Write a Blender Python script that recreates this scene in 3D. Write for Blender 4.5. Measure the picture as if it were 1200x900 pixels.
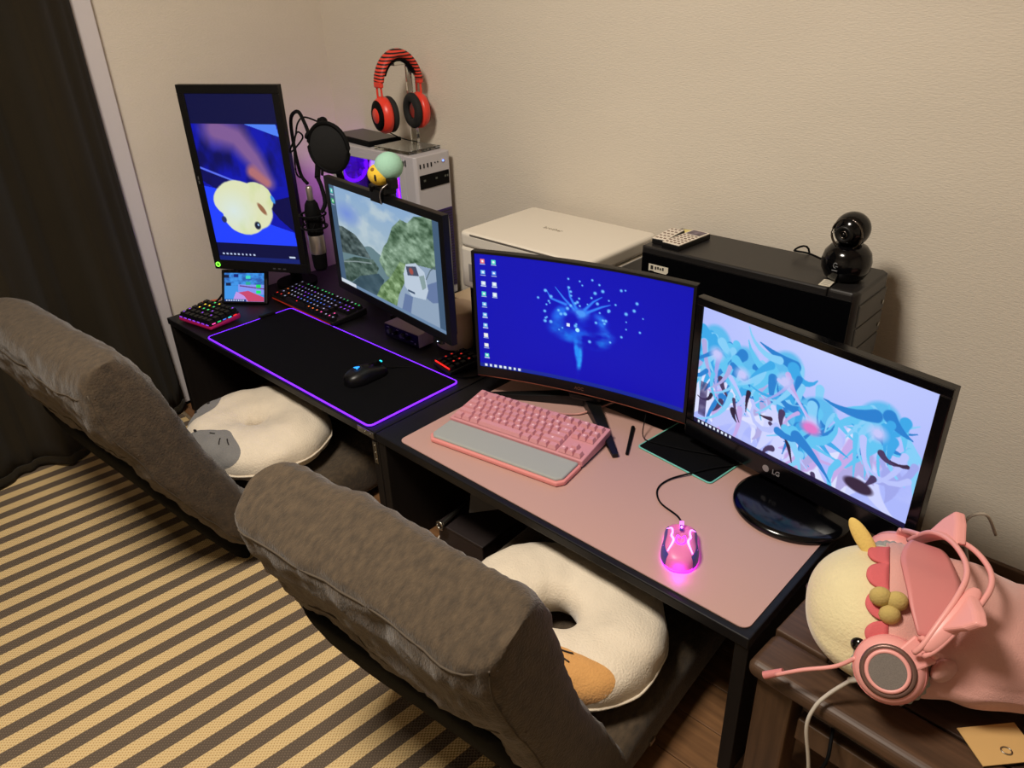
import bpy, bmesh, math, random
import numpy as np
from mathutils import Vector, Matrix, noise
for o in list(bpy.data.objects): bpy.data.objects.remove(o)
S = bpy.context.scene
C = S.collection
PI = math.pi
# ---------------------------------------------------------------- camera, world, light, exposure
cam = bpy.data.objects.new('camera', bpy.data.cameras.new('camera')); C.objects.link(cam); S.camera = cam
Rm = Matrix(((0.7300886, -0.3045309, 0.6117448), (0.6826877, 0.3645221, -0.6332939), (-0.0301369, 0.8799912, 0.4740329)))
cam.matrix_world = Matrix.Translation((0, 0, 1.30)) @ Rm.to_4x4()
cam.data.sensor_width = 36; cam.data.lens = 27.0; cam.data.clip_start = .02
w = bpy.data.worlds.new('world'); S.world = w; w.use_nodes = True
w.node_tree.nodes['Background'].inputs[0].default_value = (.9, .75, .6, 1)
w.node_tree.nodes['Background'].inputs[1].default_value = .02
def area(name, loc, size, power, col, rot=(0, 0, 0)):
    l = bpy.data.lights.new(name, 'AREA'); l.shape = 'DISK'; l.size = size; l.energy = power; l.color = col
    o = bpy.data.objects.new(name, l); C.objects.link(o); o.location = loc; o.rotation_euler = rot
    return o
area('ceiling_lamp', (-.88, -.05, 2.36), .5, 59, (1.0, .91, .79))
vs = S.view_settings; S.display_settings.display_device = 'sRGB'
vs.view_transform = 'Standard'; vs.look = 'None'; vs.exposure = 0.0; vs.gamma = 1; vs.use_curve_mapping = False

# ---------------------------------------------------------------- helpers
def lin(c): return tuple((x/255/12.92 if x/255 <= .04045 else ((x/255+.055)/1.055)**2.4) for x in c)
MATS = {}
def mat(name, rgb, rough=.6, metal=0, emit=0, erg=None, ns=0, na=.15, bump=0, bs=None, trans=0, alpha=1, coat=0, sheen=0, spec=None, stretch=None):
    if name in MATS: return MATS[name]
    m = bpy.data.materials.new(name); m.use_nodes = True; MATS[name] = m
    nt = m.node_tree; b = nt.nodes['Principled BSDF']; L = nt.links.new
    c = lin(rgb); b.inputs['Base Color'].default_value = (*c, 1)
    b.inputs['Roughness'].default_value = rough; b.inputs['Metallic'].default_value = metal
    if emit:
        b.inputs['Emission Color'].default_value = (*lin(erg or rgb), 1); b.inputs['Emission Strength'].default_value = emit
    if trans: b.inputs['Transmission Weight'].default_value = trans
    if alpha < 1: b.inputs['Alpha'].default_value = alpha
    if coat: b.inputs['Coat Weight'].default_value = coat
    if sheen: b.inputs['Sheen Weight'].default_value = sheen; b.inputs['Sheen Roughness'].default_value = .5
    if spec is not None: b.inputs['Specular IOR Level'].default_value = spec
    if ns or bump:
        tc = nt.nodes.new('ShaderNodeTexCoord'); mp = nt.nodes.new('ShaderNodeMapping')
        L(tc.outputs['Object'], mp.inputs[0])
        if stretch: mp.inputs['Scale'].default_value = stretch
    if ns:
        n = nt.nodes.new('ShaderNodeTexNoise'); n.inputs['Scale'].default_value = ns; n.inputs['Detail'].default_value = 5
        L(mp.outputs[0], n.inputs['Vector'])
        r = nt.nodes.new('ShaderNodeValToRGB'); L(n.outputs[0], r.inputs[0])
        r.color_ramp.elements[0].position = .3; r.color_ramp.elements[1].position = .7
        r.color_ramp.elements[0].color = (*[x*(1-na) for x in c], 1); r.color_ramp.elements[1].color = (*[min(1, x*(1+na)) for x in c], 1)
        L(r.outputs[0], b.inputs['Base Color'])
    if bump:
        n2 = nt.nodes.new('ShaderNodeTexNoise'); n2.inputs['Scale'].default_value = bs or 300; n2.inputs['Detail'].default_value = 4
        L(mp.outputs[0], n2.inputs['Vector'])
        bp = nt.nodes.new('ShaderNodeBump'); bp.inputs['Strength'].default_value = bump; bp.inputs['Distance'].default_value = .004
        L(n2.outputs[0], bp.inputs['Height']); L(bp.outputs[0], b.inputs['Normal'])
    return m

class MB:
    """collects shapes; link() turns them into one mesh object"""
    def __init__(s): s.v = []; s.f = []; s.m = []; s.s = []
    def add(s, vs, fs, mi=0, smooth=False, M=None):
        k = len(s.v)
        s.v += [tuple(M @ Vector(p)) if M else tuple(p) for p in vs]
        s.f += [tuple(i+k for i in f) for f in fs]; s.m += [mi]*len(fs); s.s += [smooth]*len(fs); return s
    def box(s, c, d, rz=0, mi=0, M=None, taper=1):
        x, y, z = [q/2 for q in d]; vs = []
        cs, sn = math.cos(rz), math.sin(rz)
        for k in (-1, 1):
            t = taper if k > 0 else 1
            for i, j in ((-1, -1), (1, -1), (1, 1), (-1, 1)):
                a, b = i*x*t, j*y*t
                vs.append((c[0]+a*cs-b*sn, c[1]+a*sn+b*cs, c[2]+k*z))
        return s.add(vs, [(3, 2, 1, 0), (4, 5, 6, 7), (0, 1, 5, 4), (1, 2, 6, 5), (2, 3, 7, 6), (3, 0, 4, 7)], mi, False, M)
    def prism(s, poly, z0, z1, mi=0, M=None, smooth=False):
        n = len(poly)
        vs = [(x, y, z0) for x, y in poly]+[(x, y, z1) for x, y in poly]
        s.add(vs, [tuple(range(n-1, -1, -1)), tuple(range(n, 2*n))], mi, False, M)
        s.f += [tuple(len(s.v)-2*n+q for q in (i, (i+1) % n, n+(i+1) % n, n+i)) for i in range(n)]
        s.m += [mi]*n; s.s += [smooth]*n; return s
    def lathe(s, prof, n=32, mi=0, M=None, smooth=True):
        vs = [(r*math.cos(2*PI*k/n), r*math.sin(2*PI*k/n), z) for r, z in prof for k in range(n)]
        fs = [(i*n+k, i*n+(k+1) % n, (i+1)*n+(k+1) % n, (i+1)*n+k) for i in range(len(prof)-1) for k in range(n)]
        return s.add(vs, fs, mi, smooth, M)
    def cyl(s, p0, p1, r0, r1=None, n=20, mi=0, smooth=True):
        r1 = r0 if r1 is None else r1
        p0, p1 = Vector(p0), Vector(p1); d = p1-p0; L = d.length
        M = Matrix.Translation(p0) @ d.to_track_quat('Z', 'Y').to_matrix().to_4x4()
        s.lathe([(r0, 0), (r1, L)], n, mi, M, smooth)
        vs = [(r0*math.cos(2*PI*k/n), r0*math.sin(2*PI*k/n), 0) for k in range(n)]; s.add(vs, [tuple(range(n-1, -1, -1))], mi, False, M)
        vs = [(r1*math.cos(2*PI*k/n), r1*math.sin(2*PI*k/n), L) for k in range(n)]; s.add(vs, [tuple(range(n))], mi, False, M)
        return s
    def tube(s, pts, r, n=8, closed=False, mi=0, sub=6, flat=1.0, up=(0, 0, 1)):
        P = [Vector(p) for p in pts]; N = len(P)
        R_ = r if isinstance(r, (list, tuple)) else [r]*N
        Q = []; RR = []
        for i in range(N if closed else N-1):
            g = (lambda k: P[k % N]) if closed else (lambda k: P[min(max(k, 0), N-1)])
            a, b, c, d = g(i-1), g(i), g(i+1), g(i+2)
            for j in range(sub):
                t = j/sub
                Q.append(.5*((2*b)+(c-a)*t+(2*a-5*b+4*c-d)*t*t+(3*b-a-3*c+d)*t**3)); RR.append(R_[i]*(1-t)+R_[(i+1) % N]*t)
        if not closed: Q.append(P[-1]); RR.append(R_[-1])
        m = len(Q); vs = []; U = Vector(up)
        for i in range(m):
            t = (Q[(i+1) % m]-Q[i-1]) if closed else (Q[min(i+1, m-1)]-Q[max(i-1, 0)])
            t.normalize(); a = t.cross(U)
            if a.length < 1e-3: a = t.cross(Vector((1, 0, 0)))
            a.normalize(); b = t.cross(a)
            for k in range(n):
                h = 2*PI*k/n; vs.append(Q[i]+a*RR[i]*math.cos(h)+b*RR[i]*flat*math.sin(h))
        fs = [(i*n+k, i*n+(k+1) % n, ((i+1) % m)*n+(k+1) % n, ((i+1) % m)*n+k) for i in range(m if closed else m-1) for k in range(n)]
        s.add(vs, fs, mi, True)
        if not closed:
            k = len(s.v)-m*n
            s.f += [tuple(k+q for q in range(n)), tuple(k+(m-1)*n+q for q in range(n-1, -1, -1))]; s.m += [mi]*2; s.s += [False]*2
        return s
    def grid(s, fn, nu, nv, cu=False, cv=False, mi=0, smooth=True, M=None):
        vs = [fn(i/(nu if cu else nu-1), j/(nv if cv else nv-1)) for i in range(nu) for j in range(nv)]
        fs = [(i*nv+j, ((i+1) % nu)*nv+j, ((i+1) % nu)*nv+(j+1) % nv, i*nv+(j+1) % nv) for i in range(nu if cu else nu-1) for j in range(nv if cv else nv-1)]
        return s.add(vs, fs, mi, smooth, M)
    def ball(s, c, r, nu=24, nv=16, mi=0, M=None):
        r = r if isinstance(r, (tuple, list)) else (r, r, r)
        return s.grid(lambda u, v: (c[0]+r[0]*math.cos(2*PI*u)*math.sin(PI*(v*.998+.001)), c[1]+r[1]*math.sin(2*PI*u)*math.sin(PI*(v*.998+.001)), c[2]-r[2]*math.cos(PI*(v*.998+.001))), nu, nv, True, False, mi, True, M)
    def mesh(s, name, mats, fix=True):
        me = bpy.data.meshes.new(name); me.from_pydata(s.v, [], s.f)
        for m in (mats if isinstance(mats, (list, tuple)) else [mats]): me.materials.append(m)
        me.polygons.foreach_set('material_index', s.m); me.polygons.foreach_set('use_smooth', s.s)
        if fix:
            b = bmesh.new(); b.from_mesh(me); bmesh.ops.recalc_face_normals(b, faces=b.faces); b.to_mesh(me); b.free()
        me.update(); return me
    def link(s, name, mats, parent=None, loc=None, rz=0, bevel=0, seg=2, rot=None):
        return put(name, s.mesh(name, mats), parent, loc, rz, bevel, seg, rot)
def put(name, me, parent=None, loc=None, rz=0, bevel=0, seg=2, rot=None):
    o = bpy.data.objects.new(name, me); C.objects.link(o)
    if parent: o.parent = parent
    if loc: o.location = loc
    o.rotation_euler = rot or (0, 0, rz)
    if bevel:
        b = o.modifiers.new('bevel', 'BEVEL'); b.width = bevel; b.segments = seg; b.limit_method = 'ANGLE'; b.angle_limit = .6
        b.use_clamp_overlap = True
    return o
def tag(o, label, cat, group=None):
    o['label'] = label; o['category'] = cat
    if group: o['group'] = group
    return o
def thing(name, label, cat, loc=(0, 0, 0), rz=0, group=None):
    o = bpy.data.objects.new(name, None); C.objects.link(o); o.empty_display_size = .05
    o.location = loc; o.rotation_euler = (0, 0, rz); return tag(o, label, cat, group)
def struct(o): o['kind'] = 'structure'; return o
def rrect(w_, h_, r, n=5, cx=0, cy=0):
    P = []
    for sx, sy, a in ((1, 1, 0), (-1, 1, 1), (-1, -1, 2), (1, -1, 3)):
        for k in range(n+1):
            h = (a+k/n)*PI/2; P.append((cx+sx*(w_/2-r)+r*math.cos(h), cy+sy*(h_/2-r)+r*math.sin(h)))
    return P
def text(name, s, size, m, parent, loc, rot, ext=.0006):
    cu = bpy.data.curves.new(name, 'FONT'); cu.body = s; cu.size = size; cu.extrude = ext; cu.align_x = 'CENTER'; cu.align_y = 'CENTER'; cu.resolution_u = 3
    t = bpy.data.objects.new(name, cu); C.objects.link(t)
    me = bpy.data.meshes.new_from_object(t.evaluated_get(bpy.context.evaluated_depsgraph_get()))
    bpy.data.objects.remove(t); me.name = name; me.materials.clear(); me.materials.append(m)
    return put(name, me, parent, loc, rot=rot)
def nz(p, sc): return noise.noise(Vector(p)*sc)
def psurf(path, W, et=6, ew=8, pw=.36, wr=.004, ws=9, seed=0):
    """cushion following a centre line path(t)->(y,z,ny,nz,half): point on side +1/-1 at (t, a)"""
    def g(side, t, a, off=0):
        y, z, ny, n_z, h = path(t)
        f = max(0, (1-abs(a)**ew))**pw*max(0, (1-abs(2*t-1)**et))**pw
        p = Vector((a*W/2, y+side*ny*h*f, z+side*n_z*h*f))
        d = (wr*(nz((p.x+seed, p.y, p.z), ws)+.5*nz((p.x+seed, p.y*2, p.z*2), ws*2.3)+.35*nz((p.x*3+seed, p.y, p.z), ws*3.1))+(.0035*nz((p.x*30+seed, p.y*5, p.z*5), 1)+.007*math.exp(-((t-.63)/.07)**2)*nz((p.x*9, p.y*30, p.z*30), 1) if wr > .008 else 0))*f+off
        return Vector((p.x, p.y+side*ny*d, p.z+side*n_z*d))
    return g
def pillow(g, nt=36, nw=40):
    """two skins of a psurf that meet in the edge seam"""
    def fn(side):
        def q(u, v):
            t = .5-.5*math.copysign(1-(1-abs(math.cos(PI*u)))**.8, math.cos(PI*u)) if abs(math.cos(PI*u)) > 1e-6 else .5
            a = 2*v-1; a = math.copysign(1-(1-abs(a))**1.9, a)
            return tuple(g(side, t, a))
        return q
    return MB().grid(fn(1), nt, nw).grid(fn(-1), nt, nw)
def spline(pts):
    """pts: (y,z,half thickness) -> path function for pillow"""
    n = len(pts)-1
    def at(t, k):
        x = min(max(t, 0), 1)*n; i = min(int(x), n-1); f = x-i
        g = lambda q: pts[min(max(q, 0), n)][k]
        a, b, c, d = g(i-1), g(i), g(i+1), g(i+2)
        return .5*((2*b)+(c-a)*f+(2*a-5*b+4*c-d)*f*f+(3*b-a-3*c+d)*f**3)
    def p(t):
        y, z, h = at(t, 0), at(t, 1), at(t, 2)
        dy, dz = at(t+.02, 0)-at(t-.02, 0), at(t+.02, 1)-at(t-.02, 1); L = math.hypot(dy, dz) or 1
        return y, z, dz/L, -dy/L, h
    return p
# ---- pictures shown on screens: colour per vertex on a fine grid, which the screen emits
def grid_uv(nx, ny):
    u, v = np.meshgrid(np.linspace(0, 1, nx), np.linspace(0, 1, ny)); return u, v
def mix(img, m, c):
    m = np.clip(m, 0, 1)[..., None]; return img*(1-m)+np.array(c, float)*m
def ell(u, v, cx, cy, rx, ry, soft=.1, rot=0):
    x, y = (u-cx), (v-cy); cs, sn = math.cos(rot), math.sin(rot)
    d = np.sqrt(((x*cs+y*sn)/rx)**2+((-x*sn+y*cs)/ry)**2); return (1-d)/soft+.5
def rct(u, v, x0, y0, x1, y1): return ((u >= x0) & (u <= x1) & (v >= y0) & (v <= y1)).astype(float)
def stroke(u, v, pts, r0, r1, asp=1.78, soft=.35):
    best = np.full(u.shape, 9.); n = len(pts)-1
    for i in range(n):
        (x0, y0), (x1, y1) = pts[i], pts[i+1]; dx, dy = (x1-x0)*asp, y1-y0; L = dx*dx+dy*dy+1e-9
        t = np.clip(((u-x0)*asp*dx+(v-y0)*dy)/L, 0, 1)
        d = np.hypot((u-x0)*asp-t*dx, (v-y0)-t*dy); r = r0+(r1-r0)*(i+t)/n
        best = np.minimum(best, d/r)
    return (1-best)/soft+.5
def poly(u, v, P):
    ins = np.zeros(u.shape, bool); n = len(P)
    for i in range(n):
        (x0, y0), (x1, y1) = P[i], P[(i+1) % n]
        c = ((y0 > v) != (y1 > v)) & (u < (x1-x0)*(v-y0)/((y1-y0) or 1e-9)+x0); ins ^= c
    return ins.astype(float)
def fnoise(u, v, s, seed=0, oct=4):
    r = np.random.RandomState(seed); out = np.zeros(u.shape); a = 1.
    for k in range(oct):
        n = int(s*2**k)+2; g = r.rand(n+2, n+2); x, y = u*n, v*n; i, j = np.clip(x.astype(int), 0, n), np.clip(y.astype(int), 0, n); fx, fy = x-i, y-j
        fx = fx*fx*(3-2*fx); fy = fy*fy*(3-2*fy)
        out += a*((g[j, i]*(1-fx)+g[j, i+1]*fx)*(1-fy)+(g[j+1, i]*(1-fx)+g[j+1, i+1]*fx)*fy-.5); a *= .5
    return out
def screen_mat(name, strength):
    m = bpy.data.materials.new(name); m.use_nodes = True; nt = m.node_tree; b = nt.nodes['Principled BSDF']
    a = nt.nodes.new('ShaderNodeVertexColor'); a.layer_name = 'picture'
    b.inputs['Base Color'].default_value = (.004, .004, .005, 1); b.inputs['Roughness'].default_value = .35; b.inputs['Specular IOR Level'].default_value = .25
    nt.links.new(a.outputs[0], b.inputs['Emission Color']); b.inputs['Emission Strength'].default_value = strength; return m
def screen(parent, W, H, img, strength, zc, y, R=None, name='screen', rot=None, loc=None):
    ny, nx, _ = img.shape
    xs = np.linspace(-W/2, W/2, nx); zs = np.linspace(H/2, -H/2, ny); X, Z = np.meshgrid(xs, zs)
    Y = np.zeros_like(X)+y
    if R: Y += -(X**2)/(2*R)
    co = np.stack([X, Y, Z+zc], -1).reshape(-1, 3)
    idx = np.arange(nx*ny).reshape(ny, nx)
    q = np.stack([idx[:-1, :-1], idx[1:, :-1], idx[1:, 1:], idx[:-1, 1:]], -1).reshape(-1, 4)
    me = bpy.data.meshes.new(name); me.vertices.add(nx*ny); me.vertices.foreach_set('co', co.ravel().astype(np.float32))
    me.loops.add(q.size); me.loops.foreach_set('vertex_index', q.ravel().astype(np.int32))
    me.polygons.add(len(q)); me.polygons.foreach_set('loop_start', (np.arange(len(q))*4).astype(np.int32))
    me.update(calc_edges=True); me.validate()
    c = img.reshape(-1, 3)/255.; c = np.where(c <= .04045, c/12.92, ((c+.055)/1.055)**2.4)
    at = me.color_attributes.new('picture', 'FLOAT_COLOR', 'POINT')
    at.data.foreach_set('color', np.concatenate([c, np.ones((len(c), 1))], 1).astype(np.float32).ravel())
    me.materials.append(screen_mat(name+'_light', strength))
    return put(name, me, parent, loc, rot=rot)
def panel(W, H, t, zc, y0, R=None, n=24, crown=0):
    """monitor shell: front at y0, back bulging a little, optional curve"""
    b = MB()
    off = (lambda x: -(x*x)/(2*R)) if R else (lambda x: 0)
    fr = lambda u, v: ((u-.5)*W, y0+off((u-.5)*W), zc+(v-.5)*H)
    def bk(u, v):
        e = min(u, 1-u, (v if v < .5 else 1-v)*H/W)*W; k = min(1, e/.03)
        return ((u-.5)*W, y0+t*(.45+.55*math.sqrt(k))+off((u-.5)*W), zc+(v-.5)*H)
    b.grid(fr, n, 6, smooth=False); b.grid(bk, n*2-1, 15, smooth=False)
    N1 = n; rim = []
    k = n*2-1
    for v in (0, 1):
        b.grid(lambda u, s_: (lambda p, q: tuple(p[i]*(1-s_)+q[i]*s_ for i in range(3)))(fr(u, v), bk(u, v)), n, 2, smooth=False)
    for u in (0, 1):
        b.grid(lambda v, s_: (lambda p, q: tuple(p[i]*(1-s_)+q[i]*s_ for i in range(3)))(fr(u, v), bk(u, v)), 6, 2, smooth=False)
    return b
# ---------------------------------------------------------------- room
XL, YB, ZC = -2.47, 1.68, 2.40
m_wall = mat('wallpaper', (216, 206, 190), .85, ns=6, na=.03, bump=.3, bs=380, stretch=(.28, .28, 1))
m_ceil = mat('ceiling_white', (225, 215, 200), .9)
m_wood = mat('floor_wood', (116, 82, 52), .45, ns=9, na=.3, stretch=(.6, 9, 1))
m_base = mat('baseboard_wood', (96, 72, 54), .5, ns=9, na=.2, stretch=(1, 1, 12))
m_sub = mat('floor_base', (40, 28, 20), .9)
fl = struct(MB().box((-.4, 0, -.03), (4.6, 3.9, .05)).link('floor', m_sub))
pl = None; random.seed(3)
for j in range(14):
    y = .33+j*.0965
    for i in range(4):
        x0 = -2.45+i*.9-(j % 3)*.3; x1 = x0+.897
        x0 = max(x0, XL+.02); x1 = min(x1, 1.4)
        if i == 3: x1 = 1.3
        o = MB().box(((x0+x1)/2, y, -.004+random.uniform(-.0003, .0003)), (x1-x0, .0945, .008)).link('plank', m_wood, fl, bevel=.001, seg=1)
struct(MB().box((-.4, YB+.05, 1.2), (4.6, .1, 2.4)).link('wall_back', m_wall))
struct(MB().box((XL-.05, -.1, 1.2), (.1, 3.56, 2.4)).link('wall_left', m_wall))
struct(MB().box((1.65, -.1, 1.2), (.1, 3.6, 2.4)).link('wall_right', m_wall))
struct(MB().box((-.4, -1.9, 1.2), (4.6, .1, 2.4)).link('wall_front', m_wall))
struct(MB().box((-.4, -.1, 2.45), (4.6, 4.0, .1)).link('ceiling', m_ceil))
struct(MB().box((-.42, YB-.006, .055), (4.0, .012, .11)).link('baseboard_back', m_base, bevel=.003))
struct(MB().box((XL+.006, 1.30, .055), (.012, .72, .11)).link('baseboard_left', m_base, bevel=.003))
m_trim = mat('window_frame_white', (205, 198, 198), .5)
struct(MB().box((XL+.012, .885, 1.2), (.024, .082, 2.38)).link('trim_1', m_trim, bevel=.003))
# curtain
m_cur = mat('curtain_cloth', (38, 32, 21), .9, ns=3, na=.12, bump=.25, bs=500, sheen=.08, spec=.15)
def curt(u, v):
    y = -1.25+u*2.11; z = .012+v*2.33
    a = .040*math.copysign(abs(math.sin(y*2*PI/.24+.8+.25*math.sin(z*1.3)))**.7, math.sin(y*2*PI/.24+.8+.25*math.sin(z*1.3)))+.016*math.sin(y*2*PI/.41+1.1+z*.3)+.008*nz((y*3, z*.8, 1), 1)+.016*max(0, math.sin(y*2*PI/.115+.5*math.sin(z*.9)))**3
    a *= .75+.25*v+.15*(1-v)
    yy = y+.012*math.sin(y*21+z*.7)+(.03*(1-v)**4 if u > .9 else 0)
    return (-2.395+a-.01*v, yy, z+.004*math.sin(y*30))
cu = thing('curtain', 'dark brown floor-length curtain hanging in folds at the left wall', 'curtain', (0, 0, 0))
o = MB().grid(curt, 190, 26).link('drape', m_cur, cu); sm = o.modifiers.new('s', 'SOLIDIFY'); sm.thickness = .003
def hem(u, v):
    p = curt(u, v*.012); return (p[0]+.004, p[1], p[2])
o = MB().grid(hem, 190, 3).link('hem', m_cur, cu); sm = o.modifiers.new('s', 'SOLIDIFY'); sm.thickness = .003
# rug
def rug_mat():
    m = bpy.data.materials.new('rug_weave'); m.use_nodes = True; nt = m.node_tree; L = nt.links.new; N = nt.nodes.new
    b = nt.nodes['Principled BSDF']; b.inputs['Roughness'].default_value = .9
    tc = N('ShaderNodeTexCoord'); sp = N('ShaderNodeSeparateXYZ'); L(tc.outputs['Object'], sp.inputs[0])
    def M(op, a, b_=None):
        n = N('ShaderNodeMath'); n.operation = op
        for i, x in enumerate((a, b_)):
            if x is None: continue
            if isinstance(x, (int, float)): n.inputs[i].default_value = x
            else: L(x, n.inputs[i])
        return n.outputs[0]
    wv = N('ShaderNodeTexNoise'); wv.inputs['Scale'].default_value = 5; L(tc.outputs['Object'], wv.inputs['Vector'])
    x = M('ADD', sp.outputs[0], M('MULTIPLY', M('SUBTRACT', wv.outputs[0], .5), .004))
    f = M('FRACT', M('ADD', M('DIVIDE', x, .0615), 50.5))
    st = M('LESS_THAN', M('ABSOLUTE', M('SUBTRACT', f, .5)), .255)
    wx = M('SINE', M('MULTIPLY', sp.outputs[0], 2*PI/.0077)); wy = M('SINE', M('MULTIPLY', sp.outputs[1], 2*PI/.0085))
    w2 = M('MULTIPLY', wx, wy)
    hole = M('GREATER_THAN', w2, .55)
    cl = N('ShaderNodeMixRGB'); cl.inputs[1].default_value = (*lin((214, 186, 134)), 1); cl.inputs[2].default_value = (*lin((176, 140, 88)), 1); L(hole, cl.inputs[0])
    cd = N('ShaderNodeMixRGB'); cd.inputs[1].default_value = (*lin((92, 78, 64)), 1); cd.inputs[2].default_value = (*lin((132, 116, 96)), 1); L(M('GREATER_THAN', w2, .8), cd.inputs[0])
    mx = N('ShaderNodeMixRGB'); L(st, mx.inputs[0]); L(cd.outputs[0], mx.inputs[1]); L(cl.outputs[0], mx.inputs[2])
    nn = N('ShaderNodeTexNoise'); nn.inputs['Scale'].default_value = 2.5; L(tc.outputs['Object'], nn.inputs['Vector'])
    hv = N('ShaderNodeHueSaturation'); L(mx.outputs[0], hv.inputs['Color']); L(M('ADD', .88, M('MULTIPLY', nn.outputs[0], .24)), hv.inputs['Value'])
    L(hv.outputs[0], b.inputs['Base Color'])
    bp = N('ShaderNodeBump'); bp.inputs['Strength'].default_value = .5; bp.inputs['Distance'].default_value = .002; L(w2, bp.inputs['Height']); L(bp.outputs[0], b.inputs['Normal'])
    return m
rg = thing('rug', 'woven rug with beige and grey-brown stripes covering the floor', 'rug', (-1.789, 0, .0005), math.radians(-4.3))
MB().box((.55, -.345, .003), (2.64, 2.30, .006)).link('weave', rug_mat(), rg)
m_bind = mat('rug_binding', (120, 104, 82), .9, ns=60, na=.2)
MB().box((.55, .811, .0035), (2.64, .012, .007)).link('binding', m_bind, rg, bevel=.002)
# ---------------------------------------------------------------- desks
DZ = .345
m_desk = mat('black_desk', (15, 14, 17), .45, spec=.3, ns=14, na=.25, stretch=(.5, 8, 1))
m_deskleg = mat('dark_desk_panel', (24, 20, 18), .6, spec=.2, ns=14, na=.2, stretch=(8, 8, .6))
m_steel = mat('steel', (165, 160, 150), .35, 1)
m_black = mat('black_plastic', (11, 11, 12), .42, spec=.35)
m_matte = mat('matte_black', (8, 8, 9), .75, spec=.12)
m_gloss = mat('gloss_black', (6, 6, 8), .14, spec=.4)
def desk(label, x0, x1, brackets):
    W = x1-x0; t = thing('low_desk', label, 'desk', (x0, .888, 0), 0, 'low black desks side by side')
    D = .76
    MB().box((W/2, D/2, DZ-.011), (W, D, .022)).link('desktop', m_desk, t, bevel=.0025)
    for xx in (.0125, W-.0125):
        MB().box((xx, D/2, (DZ-.0225)/2+.0005), (.025, D-.01, DZ-.0235)).link('side_panel', m_deskleg, t, bevel=.0015)
    MB().box((W/2, .52, .20), (W-.051, .016, .24)).link('back_panel', m_desk, t)
    MB().box((W/2, .06, DZ-.036), (W-.051, .02, .026)).link('front_rail', m_deskleg, t)
    if brackets:
        b = MB().box((W-.035, -.0015, DZ-.010), (.062, .003, .016))
        for k in range(3): b.cyl((W-.057+k*.02, -.003, DZ-.010), (W-.057+k*.02, -.0045, DZ-.010), .003, n=10)
        b.link('bracket', m_steel, t, bevel=.0008)
        b = MB().box((W-.012, .0035, DZ-.062), (.013, .003, .062))
        for k in range(3): b.cyl((W-.012, .002, DZ-.082+k*.02), (W-.012, .0005, DZ-.082+k*.02), .003, n=10)
        b.link('bracket', m_steel, t, bevel=.0008)
    return t
desk('low black desk on the left, holding the light-edged mouse mat', -2.40, -1.3155, True)
desk('low black desk on the right, covered by the pink desk mat', -1.3125, -.350, False)
# ---------------------------------------------------------------- floor chairs
m_fab = mat('chair_cloth', (68, 55, 39), .9, ns=120, na=.34, bump=.5, bs=420, sheen=.15, stretch=(1, .5, .5))
m_fabd = mat('chair_under_cloth', (15, 15, 14), .95, spec=.1, ns=40, na=.3, bump=.3, bs=600)
m_seam = mat('seam_thread', (74, 64, 52), .9)
def chair(label, cx, yaw, top, y0, W):
    t = thing('floor_chair', label, 'chair', (cx, y0, .0075), yaw, 'reclining floor chairs at the desks')
    prof = spline([(.02, .05, .05), (-.05, .12, .060), (-.105, .21, .062), (-.152, .30, .063), (-.190, .39, .066), (-.220, .47, .070), (-.246, .55, .075), (-.264, .61, .070), (-.272, top, .055)])
    bs = psurf(prof, W, 5.5, 17, .33, .011, 8, cx*7)
    pillow(bs, 84, 84).link('backrest', m_fab, t)
    # rear shell of the back, black mesh cloth running down to the floor
    pillow(psurf(spline([(-.060, .008, .020), (-.108, .10, .024), (-.160, .20, .024), (-.214, .30, .022), (-.262, .395, .014)]), W-.10, 10, 20, .4, .003, 6, 3), 24, 24).link('back_shell', m_fabd, t)
    # welt seams across the back and down its flanks
    for tt in (.60, .86):
        MB().tube([bs(-1, tt, -.985+k*1.97/16, .0006) for k in range(17)], .0016, 6, sub=2).link('seam', m_seam, t)
    for sd in (-1, 1):
        MB().tube([bs(-1, .12+.76*k/14, sd*.962, .0004) for k in range(15)], .0014, 6, sub=2).link('seam', m_seam, t)
    pillow(psurf(spline([(.0, .062, .052), (.08, .068, .058), (.2, .07, .060), (.32, .07, .060), (.44, .066, .058), (.50, .06, .05)]), W, 7, 20, .34, .005, 8, 9+cx), 44, 60).link('seat', m_fab, t)
    b = MB().box((0, .24, .007), (W-.05, .46, .012)); b.link('seat_base', m_fabd, t, bevel=.004)
    # zip on the right flank of the seat
    z = MB().box((W/2-.004, .17, .05), (.006, .20, .006)); z.link('zip', m_black, t)
    z = MB().box((W/2+.0015, .10, .047), (.004, .018, .010)); z.link('zip_pull', m_steel, t, bevel=.001)
    return t
chair('grey-brown floor chair at the left desk, nearest the dark curtain', -1.769, math.radians(3), .655, .665, .56)
chair('grey-brown floor chair at the right desk, back toward the camera', -.720, math.radians(4.5), .63, .705, .51)
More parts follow.
